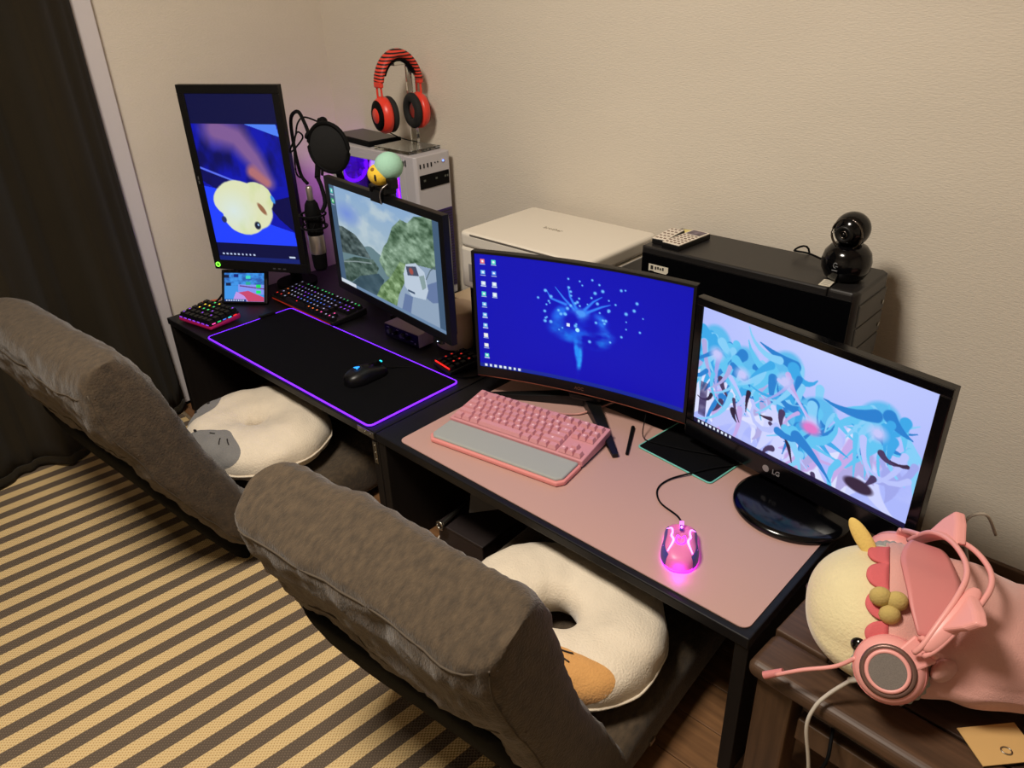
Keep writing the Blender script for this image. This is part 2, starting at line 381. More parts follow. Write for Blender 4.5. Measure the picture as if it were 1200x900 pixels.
# ---------------------------------------------------------------- ring cushions
m_plw = mat('white_plush', (226, 212, 190), .95, ns=14, na=.06, bump=.5, bs=260, sheen=.4)
m_tan = mat('tan_plush', (206, 152, 88), .95, ns=20, na=.1, bump=.5, bs=260, sheen=.3)
m_grey = mat('grey_plush', (122, 120, 118), .95, ns=20, na=.1, bump=.5, bs=260, sheen=.3)
m_thread = mat('dark_thread', (28, 22, 20), .8)
def donut(label, loc, rz, tilt, R, r, hz, patches, whisk, mp):
    t = thing('ring_cushion', label, 'cushion', loc, rz, 'round animal cushions on the floor chairs'); t.rotation_euler = (tilt[0], tilt[1], rz)
    def P(th, ph, off=0):
        q = math.cos(ph); rr = R+r*(1.0 if q > 0 else .97)*math.copysign(abs(q)**.85, q)
        z = hz*math.copysign(abs(math.sin(ph))**.8, math.sin(ph))
        k = 1+.05*math.sin(2*th+.5)+.03*nz((math.cos(th), math.sin(th), 2), 2)
        p = Vector((rr*k*math.cos(th), rr*k*math.sin(th)*.93, z))
        n = Vector((math.cos(th)*math.cos(ph), math.sin(th)*math.cos(ph), math.sin(ph)*1.2)).normalized()
        d = .006*nz((p.x, p.y, p.z+loc[0]), 14)+.003*nz(p, 34)
        return p+n*(d+off)
    MB().grid(lambda u, v: P(2*PI*u, 2*PI*v), 96, 40, True, True).link('ring', m_plw, t)
    MB().tube([P(2*PI*k/48, -.12, .001) for k in range(48)], .0028, 6, True, sub=2).link('edge_seam', m_plw, t)
    for (t0, p0, dt, dp) in patches:
        MB().grid(lambda u, v: P(t0+dt*v*math.cos(2*PI*u), p0+dp*v*math.sin(2*PI*u), .0022*(1.15-v**6)), 40, 12, True, False).link('patch', mp, t)
    for (a, b) in whisk:
        MB().tube([P(*[a[i]+(b[i]-a[i])*k/4 for i in range(2)], .0035) for k in range(5)], .0015, 6, sub=3).link('whisker', m_thread, t)
    return t, P
donut('white ring cushion with one tan patch, on the right floor chair', (-.700, .825, .200), 0, (math.radians(4), math.radians(2)), .122, .082, .056,
      [(-1.06, .78, .74, .92)], [((-.98, 1.42), (-.90, 1.15)), ((-.88, 1.50), (-.74, 1.30)), ((-.86, 1.58), (-.66, 1.48))], m_tan)
lt, LP = donut('white ring cushion with two grey patches, on the left floor chair', (-1.765, .815, .203), 0, (math.radians(4), 0), .108, .092, .058,
      [(-1.40, .80, .62, .85), (-2.75, .65, .40, .75)], [((-1.30, 1.32), (-1.22, 1.08)), ((-1.14, 1.36), (-1.04, 1.16)), ((-1.67, 1.36), (-1.56, 1.42))], m_grey)
for a in ((-2.62, .75), (-2.85, 1.0), (-1.98, 1.05)):
    MB().ball(LP(*a, .003), (.007, .004, .003), 10, 6).link('eye', m_thread, lt)
# ---------------------------------------------------------------- screens' pictures
def icons(img, u, v, cols, rows, x0, y0, dx, dy, s, asp, seed):
    r = np.random.RandomState(seed); pal = [(120, 190, 240), (210, 230, 240), (240, 120, 120), (90, 220, 200), (90, 150, 240), (230, 230, 230), (70, 200, 110), (230, 120, 190)]
    for i in range(cols):
        for j in range(rows[i]):
            cx, cy = x0+i*dx, y0+j*dy; c = pal[r.randint(len(pal))]
            img = mix(img, rct(u, v, cx-s, cy-s*asp, cx+s, cy+s*asp), c)
            img = mix(img, ell(u, v, cx+s*.1, cy, s*.5, s*asp*.5, .3), (245, 250, 255))
            img = mix(img, rct(u, v, cx-s*1.3, cy+s*asp*1.35, cx+s*1.3, cy+s*asp*1.75), (200, 215, 245))
    return img
def taskbar(img, u, v, y, c, n, x0, dx, asp):
    img = mix(img, (v > y).astype(float), c); ym = (1+y)/2; h = (1-y)*.28
    for i in range(n): img = mix(img, rct(u, v, x0+i*dx-h/asp, ym-h, x0+i*dx+h/asp, ym+h), (225, 235, 250))
    return img
def pic_blue():
    u, v = grid_uv(400, 226); img = np.zeros(u.shape+(3,))+np.array((4, 6, 168.))
    img = mix(img, ell(u, v, .5, .45, .8, .8, 1.2)*.35, (2, 14, 205))
    q = fnoise(u, v, 9, 5)
    for (x, y, a, b, ro, c, s) in ((.50, .40, .04, .05, 0, (70, 150, 250), .8), (.41, .42, .035, .07, .3, (30, 110, 240), .9), (.60, .43, .03, .06, -.3, (40, 120, 245), .9), (.45, .56, .085, .07, .3, (30, 150, 250), .8), (.555, .60, .07, .06, .2, (30, 160, 250), .8), (.62, .54, .04, .05, -.2, (40, 140, 250), .8), (.49, .52, .05, .08, 0, (20, 90, 240), .8), (.50, .76, .012, .15, .05, (40, 160, 250), .8), (.485, .70, .012, .1, -.05, (30, 140, 250), .8)):
        img = mix(img, np.clip(ell(u, v, x, y, a*.95, b*.95, s*1.3, ro), 0, 1)*(.62+1.6*q), c)
    for p in (((.47, .36), (.42, .28), (.38, .20)), ((.48, .35), (.45, .26), (.44, .18)), ((.52, .35), (.56, .27), (.60, .22)), ((.53, .37), (.60, .30), (.64, .27)), ((.43, .33), (.36, .30), (.34, .24))):
        img = mix(img, stroke(u, v, p, .014, .003, 1.65, .9)*.8, (50, 130, 250))
    r = np.random.RandomState(4)
    for i in range(60):
        a = r.rand()*2*PI; d = .06+.26*r.rand()**.8; x, y = .54+d*math.cos(a)*.8, .36+d*math.sin(a)*.95; s = .0035+.005*r.rand()
        img = mix(img, ell(u, v, x, y, s, s*1.65, .8)*.9, (110, 190, 255))
    img = mix(img, rct(u, v, .435, .485, .45, .515), (220, 235, 255)); img = mix(img, ell(u, v, .487, .53, .01, .017, .3), (170, 240, 255))
    img = icons(img, u, v, 1, [10], .036, .06, .05, .092, .0098, 1.65, 3); img = icons(img, u, v, 1, [4], .088, .06, .05, .092, .0098, 1.65, 8)
    return taskbar(img, u, v, .965, (18, 40, 150), 8, .03, .024, 1.65)
def pic_ribbons():
    u, v = grid_uv(420, 236); r = np.random.RandomState(21); q = fnoise(u, v, 6, 4)
    img = np.zeros(u.shape+(3,))+np.array((172, 184, 252.)); img = mix(img, ell(u, v, .6, -.05, .6, .5, 1)*.7, (196, 206, 255)); img = mix(img, np.clip(q*1.4, 0, .6)*(v > .35), (196, 204, 255))
    hubs = [(.08, .28), (.22, .36), (.42, .27), (.56, .50), (.82, .36)]
    C = [(58, 168, 232), (96, 196, 242), (36, 128, 208), (132, 206, 248)]; L = [(186, 196, 252), (160, 168, 236), (206, 212, 255), (176, 170, 226), (196, 170, 232)]; K = [(56, 38, 66), (70, 56, 96), (40, 30, 58)]
    def fl(hx, hy, n, pal, L0, L1, w0, w1, sx, sy0, sy1, a0, aj, bend, op):
        nonlocal img
        for k in range(n):
            x, y = hx+r.randn()*sx, hy+sy0+r.rand()*(sy1-sy0); a = a0+r.randn()*aj; Ln = L0+(L1-L0)*r.rand(); bd = r.randn()*bend; P = [(x, y)]
            for s in range(6): a += bd/6; x += math.cos(a)*Ln/6/1.78; y += math.sin(a)*Ln/6; P.append((x, y))
            img = mix(img, stroke(u, v, P, w0+(w1-w0)*r.rand(), .004, 1.78, .16)*op, pal[r.randint(len(pal))])
    for hx, hy in hubs: fl(hx, hy, 12, [(220, 224, 255)]+L, .2, .4, .06, .10, .06, .12, .45, PI/2, .5, .8, .8)
    for hx, hy in hubs:
        img = mix(img, ell(u, v, hx, hy, .082, .17, .2, .2*r.randn())*.95, (92, 186, 238)); fl(hx, hy, 30, C, .14, .38, .02, .05, .06, -.1, .16, PI/2, .7, 1.0, .9)
    for hx, hy in hubs:
        fl(hx, hy, 7, C+L, .2, .5, .015, .03, .09, 0, .4, PI/2, .7, 1.6, .9); fl(hx, hy, 3, K, .08, .2, .015, .03, .05, .15, .45, PI/2, .6, .8, .85)
        img = mix(img, ell(u, v, hx+.01, hy+.06, .035, .055, .8)*.8, (198, 200, 250))
    img = mix(img, ell(u, v, .80, .86, .06, .05, .3, .2), (52, 36, 60)); fl(.5, .62, 8, C, .3, .5, .03, .05, .05, 0, .12, .5, .35, 1.2, .9)
    img = mix(img, ell(u, v, .57, .60, .045, .05, .5)*.7, (222, 120, 200)); img = mix(img, rct(u, v, .02, .62, .06, .92)*np.clip(.5+q, 0, .9), (60, 50, 96))
    return taskbar(img, u, v, .965, (28, 22, 60), 9, .03, .022, 1.78)
def pic_valley():
    u, v = grid_uv(360, 200); q = fnoise(u, v, 7, 2); q2 = fnoise(u, v, 26, 9)
    img = mix(np.zeros(u.shape+(3,))+np.array((150, 186, 226.)), v*1.6, (186, 208, 216)); img = mix(img, np.clip(q*2.2+.25, 0, 1)*.8, (206, 224, 232)); img = mix(img, ell(u, v, .16, .24, .12, .1, .8)*.5, (120, 150, 238))
    def land(y, c, k): return mix(img, (v > y).astype(float), 0), c
    img = mix(img, (v > .50+.02*np.sin(u*30)).astype(float)*(u < .6), (112, 142, 150))
    m = poly(u, v, [(.44, .58), (.50, .42), (.54, .36), (.60, .20), (.68, .10), (.74, .11), (.80, .03), (1, -.04), (1, .56), (.62, .74), (.5, .70)])
    img = img*(1-m[..., None])+m[..., None]*np.clip(np.array((118, 148, 122.))+(q2*80)[..., None]+(q*50)[..., None], 40, 210)
    m = poly(u, v, [(0, .40), (.10, .39), (.22, .42), (.30, .50), (.36, .60), (.0, .68)]); img = img*(1-m[..., None])+m[..., None]*(np.array((74, 92, 92.))+(q2*70)[..., None])
    m = poly(u, v, [(0, .80), (.18, .66), (.38, .60), (.43, .66), (.4, .74), (.22, .84), (.12, .95), (0, .95)]); img = img*(1-m[..., None])+m[..., None]*(np.array((84, 108, 98.))+(q2*70)[..., None])
    img = mix(img, stroke(u, v, [(0, .79), (.2, .70), (.36, .645)], .006, .006, 1.8)*.6, (150, 166, 168))
    m = poly(u, v, [(.12, .96), (.22, .84), (.42, .72), (.47, .76), (.42, .92), (.36, 1), (.14, 1)]); img = img*(1-m[..., None])+m[..., None]*(np.array((78, 104, 116.))+(q*50)[..., None])
    m = poly(u, v, [(.36, 1), (.44, .86), (.52, .74), (.62, .66), (.78, .60), (.90, .52), (1, .5), (1, 1)]); img = img*(1-m[..., None])+m[..., None]*np.array((158, 180, 206.))
    m = poly(u, v, [(.36, 1), (.43, .84), (.54, .69), (.64, .50), (.70, .50), (.66, .70), (.60, .84), (.56, 1)]); img = img*(1-m[..., None])+m[..., None]*np.clip(np.array((128, 160, 112.))+(q2*90)[..., None], 30, 220)
    img = mix(img, poly(u, v, [(.66, .60), (.80, .46), (1, .42), (1, .7), (.7, .8)]), (158, 180, 206))
    img = mix(img, stroke(u, v, [(.86, .56), (.90, .46), (.95, .40), (1, .37)], .005, .005, 1.8), (92, 112, 120))
    img = mix(img, poly(u, v, [(.85, .62), (.99, .50), (1, .52), (1, .70), (.9, .76), (.85, .74)]), (112, 134, 178)); img = mix(img, poly(u, v, [(.66, .79), (.73, .79), (.69, 1), (.61, 1)]), (112, 134, 178))
    img = mix(img, poly(u, v, [(.665, .60), (.69, .50), (.78, .45), (.85, .50), (.87, .66), (.84, .76), (.72, .79), (.665, .72)]), (206, 222, 240))
    img = mix(img, poly(u, v, [(.69, .52), (.78, .48), (.80, .56), (.70, .60)]), (80, 88, 110)); img = mix(img, ell(u, v, .735, .545, .018, .03, .5), (180, 90, 80)); img = mix(img, poly(u, v, [(.80, .56), (.845, .53), (.855, .64), (.82, .68)]), (150, 174, 176)); img = mix(img, rct(u, v, .69, .735, .75, .755), (70, 90, 120))
    img = mix(img, (u < .055).astype(float)+(u > .945), (74, 102, 132)); img = icons(img, u, v, 1, [2], .024, .06, .05, .1, .013, 1.8, 5)
    img = mix(img, (v > .965).astype(float), (120, 150, 186)); return mix(img, rct(u, v, .0, .962, .16, 1), (226, 236, 250))
def pic_plush():
    u, v = grid_uv(170, 300); q = fnoise(u, v, 6, 3); q2 = fnoise(u, v, 22, 6)
    img = np.zeros(u.shape+(3,))+np.array((10, 14, 62.))
    top, bot = .165, .885
    m = ((v > top) & (v < bot)).astype(float); img = mix(img, m, (12, 20, 170)); img = mix(img, m*np.clip(.35+q*1.5, 0, 1)*(v < .52), (8, 10, 84))
    img = mix(img, stroke(u, v, [(.28, .2), (.5, .24), (.66, .36), (.78, .50)], .11, .05, .56, .6)*.62*m, (128, 92, 150)); img = mix(img, stroke(u, v, [(.62, .44), (.76, .50)], .045, .03, .56, .5)*.6*m, (176, 110, 116))
    img = mix(img, poly(u, v, [(.62, top), (.98, top), (1, .235)]), (80, 130, 246)); img = mix(img, stroke(u, v, [(0, .42), (.35, .49), (.62, .535)], .006, .006, .56), (90, 110, 240))
    img = mix(img, poly(u, v, [(0, .43), (.6, .54), (.7, .62), (.3, .6), (0, .5)])*.7, (10, 8, 60)); img = mix(img, poly(u, v, [(0, .53), (.22, .55), (.5, .70), (.75, .76), (.99, .80), (1, bot), (0, bot)]), (34, 66, 255))
    img = mix(img, poly(u, v, [(.72, .62), (1, .58), (1, .80), (.84, .72)]), (8, 8, 70))
    b = np.maximum(ell(u, v, .44, .645, .33, .150, .05, .1), ell(u, v, .42, .70, .26, .125, .05)); b = np.maximum(b, ell(u, v, .60, .60, .20, .10, .05)); b = np.maximum(b, ell(u, v, .30, .62, .22, .10, .05))
    b = b+q2*.5*(np.abs(b-.5) < .6)
    img = mix(img, b, (222, 226, 186)); img = mix(img, np.clip(b, 0, 1)*np.clip(q*1.4, 0, .6), (200, 216, 140)); img = mix(img, ell(u, v, .30, .68, .2, .1, 1)*.5*(b > .5), (214, 232, 240))
    img = mix(img, ell(u, v, .16, .735, .03, .02, .4), (44, 50, 90)); img = mix(img, ell(u, v, .56, .765, .036, .024, .4), (24, 30, 54)); img = mix(img, ell(u, v, .65, .66, .055, .020, .4, .6), (150, 104, 76)); img = mix(img, ell(u, v, .57, .76, .01, .008, .4), (160, 200, 240)); img = mix(img, ell(u, v, .80, .60, .03, .018, .4, .8), (60, 140, 230))
    img = mix(img, (v > .972).astype(float), (20, 34, 110))
    for i in range(9): img = mix(img, rct(u, v, .05+i*.048, .95, .072+i*.048, .962), (190, 205, 240))
    return mix(img, rct(u, v, .88, .955, .95, .965), (200, 215, 240))
def pic_room():
    u, v = grid_uv(120, 84); q = fnoise(u, v, 8, 3)
    img = np.zeros(u.shape+(3,))+np.array((64, 150, 232.)); img = mix(img, (v < .45)*np.clip(.4+q*1.5, 0, 1), (40, 90, 170)); img = mix(img, rct(u, v, .35, .4, 1, .75), (130, 150, 240))
    img = mix(img, poly(u, v, [(.3, .7), (.6, .62), (1, .85), (1, 1), (.45, 1)]), (200, 70, 110)); img = mix(img, poly(u, v, [(.2, 1), (.3, .65), (.5, .8), (.6, 1)]), (190, 150, 230)); img = mix(img, stroke(u, v, [(.4, .45), (1, .55)], .02, .02, 1.4), (110, 50, 130))
    for (x, y, c) in ((.6, .36, (40, 170, 150)), (.86, .46, (20, 220, 90)), (.86, .66, (20, 230, 100)), (.06, .12, (16, 26, 60)), (.1, .4, (14, 30, 70)), (.3, .1, (22, 40, 120)), (.6, .14, (60, 220, 190))): img = mix(img, rct(u, v, x-.06, y-.055, x+.06, y+.055), c)
    img = mix(img, rct(u, v, 0, .92, .55, 1), (30, 60, 130))
    for i in range(8): img = mix(img, rct(u, v, .04+i*.06, .94, .075+i*.06, .98), (220, 232, 250))
    return img
def bezel(W, H, sw, sh, zc, zs, y0, d, R=None):
    """raised frame round a screen: outer W x H centred at zc, opening sw x sh centred at zs"""
    b = MB(); off = (lambda x: -(x*x)/(2*R)) if R else (lambda x: 0); n = 24 if R else 1
    top, bot = zc+H/2, zc-H/2; st, sb = zs+sh/2, zs-sh/2
    def strip(x0, x1, z0, z1):
        k = n if abs(x1-x0) > W/2 else 1
        for i in range(k):
            a, c = x0+(x1-x0)*i/k, x0+(x1-x0)*(i+1)/k; ya, yc = y0+off(a), y0+off(c)
            b.add([(a, ya-d, z0), (c, yc-d, z0), (c, yc-d, z1), (a, ya-d, z1), (a, ya+.001, z0), (c, yc+.001, z0), (c, yc+.001, z1), (a, ya+.001, z1)], [(0, 1, 2, 3), (4, 0, 3, 7), (1, 5, 6, 2), (3, 2, 6, 7), (4, 5, 1, 0)])
    strip(-W/2, W/2, st, top); strip(-W/2, W/2, bot, sb); strip(-W/2, -sw/2, sb, st); strip(sw/2, W/2, sb, st)
    return b
# ---------------------------------------------------------------- monitors
m_bez = mat('bezel_black', (10, 10, 11), .4, spec=.35)
m_logo = mat('logo_silver', (170, 170, 172), .4, .6)
m_glowg = mat('power_ring_green', (120, 255, 60), .5, emit=2.2)
m_led_w = mat('led_white', (200, 215, 255), .5, emit=4)
UP = (PI/2, 0, 0)
mon_g = 'computer monitors on the desks'
# curved monitor in the middle of the pink mat
t = thing('monitor', 'curved monitor with a glowing blue figure on deep blue, over the pink mat', 'monitor', (-.996, 1.252, DZ), .241, mon_g)
Rc = 1.5; zc = .223
panel(.537, .325, .035, zc, .014, Rc).link('shell', m_bez, t)
bezel(.537, .325, .523, .293, zc, zc+.010, .014, .003, Rc).link('bezel', m_bez, t)
screen(t, .523, .293, pic_blue(), 1.0, zc+.010, .0132, Rc)
m_red = mat('copper_red_trim', (120, 58, 40), .35, .6)
MB().tube([((k/12-.5)*.535, +.0105-((k/12-.5)*.535)**2/(2*Rc), zc-.1615) for k in range(13)], .0012, 6, sub=1).link('accent_strip', m_red, t)
text('logo', 'AOC', .011, mat('logo_dim', (120, 84, 70), .4, .5), t, (0, .0104, zc-.149), UP)
MB().box((0, .075, .15), (.06, .03, .22)).link('stand_neck', m_black, t, bevel=.008)
MB().box((0, .052, .22), (.10, .03, .10)).link('mount_plate', m_black, t, bevel=.006)
for (tx, ty) in ((-.243, -.008), (.152, -.125)):
    a = Vector((0, .07, 0)); d = Vector((tx, ty, 0))-a; L = d.length; d.normalize(); p = Vector((-d.y, d.x, 0))
    Q = [a+p*.018, a+d*L+p*.007, a+d*L-p*.007, a-p*.018]
    b = MB(); b.add([(q.x, q.y, .004) for q in Q]+[(q.x, q.y, h) for q, h in zip(Q, (.034, .013, .013, .034))], [(3, 2, 1, 0), (4, 5, 6, 7), (0, 1, 5, 4), (1, 2, 6, 5), (2, 3, 7, 6), (3, 0, 4, 7)])
    b.link('stand_leg', m_black, t, bevel=.002)
MB().box((0, .115, .012), (.05, .09, .02)).link('stand_leg', m_black, t, bevel=.004)
MB().prism(rrect(.09, .075, .02, 5, 0, .07), .03, .043).link('stand_hub', m_black, t, bevel=.003)
# flat monitor on the right
t = thing('monitor', 'flat glossy-framed monitor with cyan and lavender ribbon picture, on a round base', 'monitor', (-.478, 1.265, DZ), -.172, mon_g)
zc = .199; zs = .212
panel(.516, .326, .04, zc, 0).link('shell', m_gloss, t)
bezel(.516, .326, .477, .268, zc, zs, 0, .004).link('bezel', m_gloss, t, bevel=.0015)
screen(t, .477, .268, pic_ribbons(), 1.0, zs, -.0008)
text('logo', 'LG', .015, m_logo, t, (-.020, -.0046, zc-.143), UP)
MB().cyl((-.044, -.0042, zc-.143), (-.044, -.0050, zc-.143), .0075, n=24).link('logo_disc', m_logo, t)
b = MB()
for i in range(3): b.box((.242, -.0043, zc-.148+i*.004), (.011, .0008, .0025))
b.link('energy_label', mat('label_grey', (120, 120, 120), .6), t)
MB().box((.02, .055, .09), (.07, .03, .17)).link('stand_neck', m_gloss, t, bevel=.006)
b = MB().lathe([(.0, .002), (.108, .002), (.113, .006), (.112, .012), (.10, .0165), (.05, .019), (0, .020)], 64, M=Matrix.Translation((.03, -.012, 0)) @ Matrix.Diagonal((1.02, .95, 1, 1)))
b.link('stand_base', m_gloss, t)
# monitor above the light-edged mat, on an arm
t = thing('monitor', 'flat monitor on an arm showing a white van beside a river gorge', 'monitor', (-1.533, 1.137, DZ), -.12, mon_g)
zc = .325
panel(.552, .318, .03, zc, 0).link('shell', m_bez, t)
bezel(.552, .318, .514, .277, zc, zc+.002, 0, .003).link('bezel', m_bez, t)
screen(t, .514, .277, pic_valley(), .8, zc+.002, -.0008)
MB().prism(rrect(.032, .012, .005, 4, .222, -.001), zc-.168, zc-.158).link('button_pod', m_bez, t)
MB().ball((.222, -.0075, zc-.163), .0012, 8, 6).link('power_light', m_led_w, t)
MB().box((-.05, .045, zc), (.10, .02, .10)).link('mount_plate', m_matte, t, bevel=.004)
MB().tube([(-.05, .06, zc), (-.10, .16, zc-.01), (-.24, .20, zc-.03)], .016, 10).link('arm', m_matte, t)
MB().cyl((-.24, .20, .0), (-.24, .20, zc), .02).link('arm_pole', m_matte, t)
MB().box((-.24, .20, .012), (.09, .09, .024)).link('clamp_base', m_matte, t, bevel=.004)
# upright monitor on the left
t = thing('monitor', 'portrait-turned monitor showing a cream plush on a blue sofa, far left', 'monitor', (-2.229, 1.158, DZ), .512, mon_g)
zc = .405
panel(.335, .568, .035, zc, 0).link('shell', m_bez, t)
bezel(.335, .568, .288, .512, zc, zc+.003, 0, .004).link('bezel', m_bez, t, bevel=.0015)
screen(t, .288, .512, pic_plush(), 1.0, zc+.003, -.0008)
MB().add(*(lambda g: (g.v, g.f))(MB().tube([(-.153+.0065*math.cos(a*PI/6), -.0055, zc-.268+.0065*math.sin(a*PI/6)) for a in range(12)], .0018, 6, True, sub=2))).link('power_ring', m_glowg, t)
MB().box((-.156, -.0044, zc+.012), (.004, .0008, .010)).box((-.156, -.0044, zc-.001), (.004, .0008, .010)).link('logo_mark', mat('logo_faint', (86, 86, 86), .5), t)
b = MB()
for i in range(3): b.box((.05+i*.018, -.0045, zc-.272), (.010, .001, .004))
b.link('buttons', mat('button_grey', (70, 70, 74), .5), t)
MB().box((0, .05, zc), (.10, .03, .10)).link('mount_plate', m_matte, t, bevel=.004)
MB().cyl((0, .06, zc), (0, .205, zc-.02), .018).link('arm', m_matte, t)
MB().cyl((0, .205, 0), (0, .205, zc+.01), .02).link('arm_pole', m_matte, t)
MB().cyl((0, .205, 0), (0, .205, .014), .07, n=32).link('stand_base', m_matte, t)
# small screen
t = thing('small_display', 'small tilted display showing a bluish desktop, behind the pink-edged keypad', 'display', (-2.318, 1.135, DZ), .637)
rt = (-.42, 0, 0)
b = MB().box((0, .006, .056), (.160, .014, .112)); b.link('shell', m_bez, t, bevel=.003, rot=rt, loc=(0, -.03, .0035))
screen(t, .138, .094, pic_room(), 1.0, .054, -.0016, None, 'screen', rt, (0, -.03, .0035))
b = MB()
for i in range(5): b.box((-.05+i*.025, -.0015, .107), (.008, .001, .003))
b.link('buttons', mat('button_grey', (70, 70, 74), .5), t, rot=rt, loc=(0, -.03, .0035))
MB().add([(-.04, .01, 0), (.04, .01, 0), (.04, .06, 0), (-.04, .06, 0), (-.03, .004, .06), (.03, .004, .06), (.03, .02, .06), (-.03, .02, .06)], [(3, 2, 1, 0), (4, 5, 6, 7), (0, 1, 5, 4), (1, 2, 6, 5), (2, 3, 7, 6), (3, 0, 4, 7)]).link('easel_stand', m_black, t, bevel=.002)
# ---------------------------------------------------------------- white tower
m_whm = mat('white_metal', (196, 192, 196), .45)
m_tint = mat('tinted_glass', (120, 110, 140), .05, trans=1)
m_pur = mat('purple_led', (120, 10, 255), .5, emit=5, erg=(130, 20, 255))
m_cyan = mat('cyan_led', (20, 230, 230), .5, emit=2.2, erg=(40, 235, 235))
m_magn = mat('magenta_led', (255, 60, 230), .5, emit=4, erg=(255, 70, 230))
m_bl = mat('blue_led', (60, 90, 255), .5, emit=12, erg=(60, 90, 255))
m_pcb = mat('circuit_board', (20, 20, 26), .5, ns=60, na=.5)
t = thing('desktop_computer', 'white tower computer with purple-lit side window, under the red headphones', 'computer', (-2.05, 1.578, DZ), 0, 'tower computers along the wall')
L, D, H = .44, .145, .468
b = MB().box((-.0255, 0, H-.006), (L-.051, D, .012)).box((-.0255, 0, .012), (L-.051, D, .024)).box((-.0255, D/2-.003, H/2), (L-.051, .006, H-.02)).box((-L/2+.004, 0, H/2), (.008, D-.008, H-.03))
b.box((0, -D/2+.003, H-.022), (L-.08, .006, .022)).box((0, -D/2+.003, .055), (L-.08, .006, .07)).box((-L/2+.03, -D/2+.003, H/2), (.06, .006, H-.03)).box((.155, -D/2+.003, H/2), (.03, .006, H-.03))
b.link('case', m_whm, t, bevel=.0015)
fb = MB().prism([(.170, -D/2), (L/2-.008, -D/2), (L/2, -D/2+.008), (L/2, D/2-.006), (L/2-.006, D/2), (.170, D/2)], .0, H-.0005); f = fb.link('front_bezel', m_whm, t, bevel=.002)
x = L/2
MB().box((x-.0005, .002, H-.078), (.006, D-.026, .042)).link('drive_bay', m_matte, t, bevel=.001)
b = MB()
for (y, s) in ((-.04, 1), (.008, 1), (.045, .8), (.055, .8)): b.box((x+.0026, y, H-.074), (.0008, .008*s, .006))
b.link('drive_marks', mat('mark_grey', (90, 92, 84), .5), t)
for k in range(4): MB().box((x+.0002, -.052+.0148*k, H-.030), (.002, .0045, .013)).link('usb_port', m_matte, t)
for k in range(2): MB().cyl((x-.001, .008+.011*k, H-.027), (x+.0012, .008+.011*k, H-.027), .0022, n=12).link('audio_jack', m_matte, t)
MB().cyl((x-.001, .040, H-.026), (x+.0022, .040, H-.026), .0055, n=20).link('power_button', m_whm, t)
MB().cyl((x+.002, .040, H-.026), (x+.0028, .040, H-.026), .0022, n=12).link('power_light', m_bl, t)
gr = MB().box((x-.0005, .004, .160), (.006, D-.022, .265)).link('front_grille', mat('grille_purple', (54, 30, 96), .5), t, bevel=.001)
b = MB()
for k in range(28): b.box((x+.003, .004, .036+k*.0092), (.0012, D-.03, .0035))
b.link('grille_bars', mat('grille_bar', (30, 24, 42), .5), gr)
MB().box((-.035, -D/2+.0025, .262), (.35, .003, .345)).link('side_window', m_tint, t)
MB().box((-.03, D/2-.012, .262), (.34, .008, .34)).link('motherboard', m_pcb, t)
gp = MB().box((-.06, -.005, .215), (.24, .09, .035)).link('graphics_card', m_matte, t, bevel=.003)
MB().box((-.06, -.052, .224), (.22, .002, .005)).link('light_strip', m_magn, gp)
def fan(c, axis, r, m):
    M = Matrix.Translation(c) @ (Matrix.Rotation(PI/2, 4, 'X') if axis == 'y' else Matrix.Rotation(PI/2, 4, 'Y'))
    b = MB().grid(lambda u, v: tuple(M @ Vector(((r+.006*math.cos(2*PI*v))*math.cos(2*PI*u), (r+.006*math.cos(2*PI*v))*math.sin(2*PI*u), .008*math.sin(2*PI*v)))), 36, 8, True, True)
    fr = b.link('fan_ring', m, t)
    b = MB(); b.lathe([(0, .01), (.016, .01), (.018, -.008), (0, -.008)], 20, M=M)
    for k in range(9):
        a = k*2*PI/9; Mk = M @ Matrix.Rotation(a, 4, 'Z')
        b.add([(.016, -.004, .008), (r-.008, -.012, .007), (r-.008, .014, -.006), (.016, .006, -.006)], [(0, 1, 2, 3)], 0, True, Mk)
    b.link('fan_blades', mat('fan_blade', (150, 90, 230), .4, trans=.3, emit=.6, erg=(110, 20, 230)), fr)
fan((.145-.02, .0, .36), 'x', .055, m_pur); fan((.145-.02, .0, .24), 'x', .055, m_pur); fan((-.19, .0, .38), 'x', .05, m_pur)
fan((-.045, .0, .392), 'y', .040, m_cyan)
for i in range(4): MB().box((.005+i*.011, .035, .345), (.006, .035, .12)).link('memory_stick', m_magn if i % 2 else m_pur, t)
b = MB().tube([(.05, .0, .42), (.02, -.03, .40), (-.02, -.02, .34), (-.06, .02, .335)], .005, 8).tube([(.06, .01, .43), (.04, -.035, .43), (.0, -.03, .38), (-.05, .01, .35)], .005, 8); b.link('cooling_hose', m_matte, t)
l = bpy.data.lights.new('case_light', 'POINT'); l.energy = .7; l.color = (.42, .06, 1); l.shadow_soft_size = .05
lo = bpy.data.objects.new('case_light', l); C.objects.link(lo); lo.parent = t; lo.location = (-.02, -.02, .40)
l = bpy.data.lights.new('rear_glow', 'POINT'); l.energy = .35; l.color = (.55, .15, 1); l.shadow_soft_size = .04
lo = bpy.data.objects.new('rear_glow', l); C.objects.link(lo); lo.parent = t; lo.location = (-.27, 0, .30)
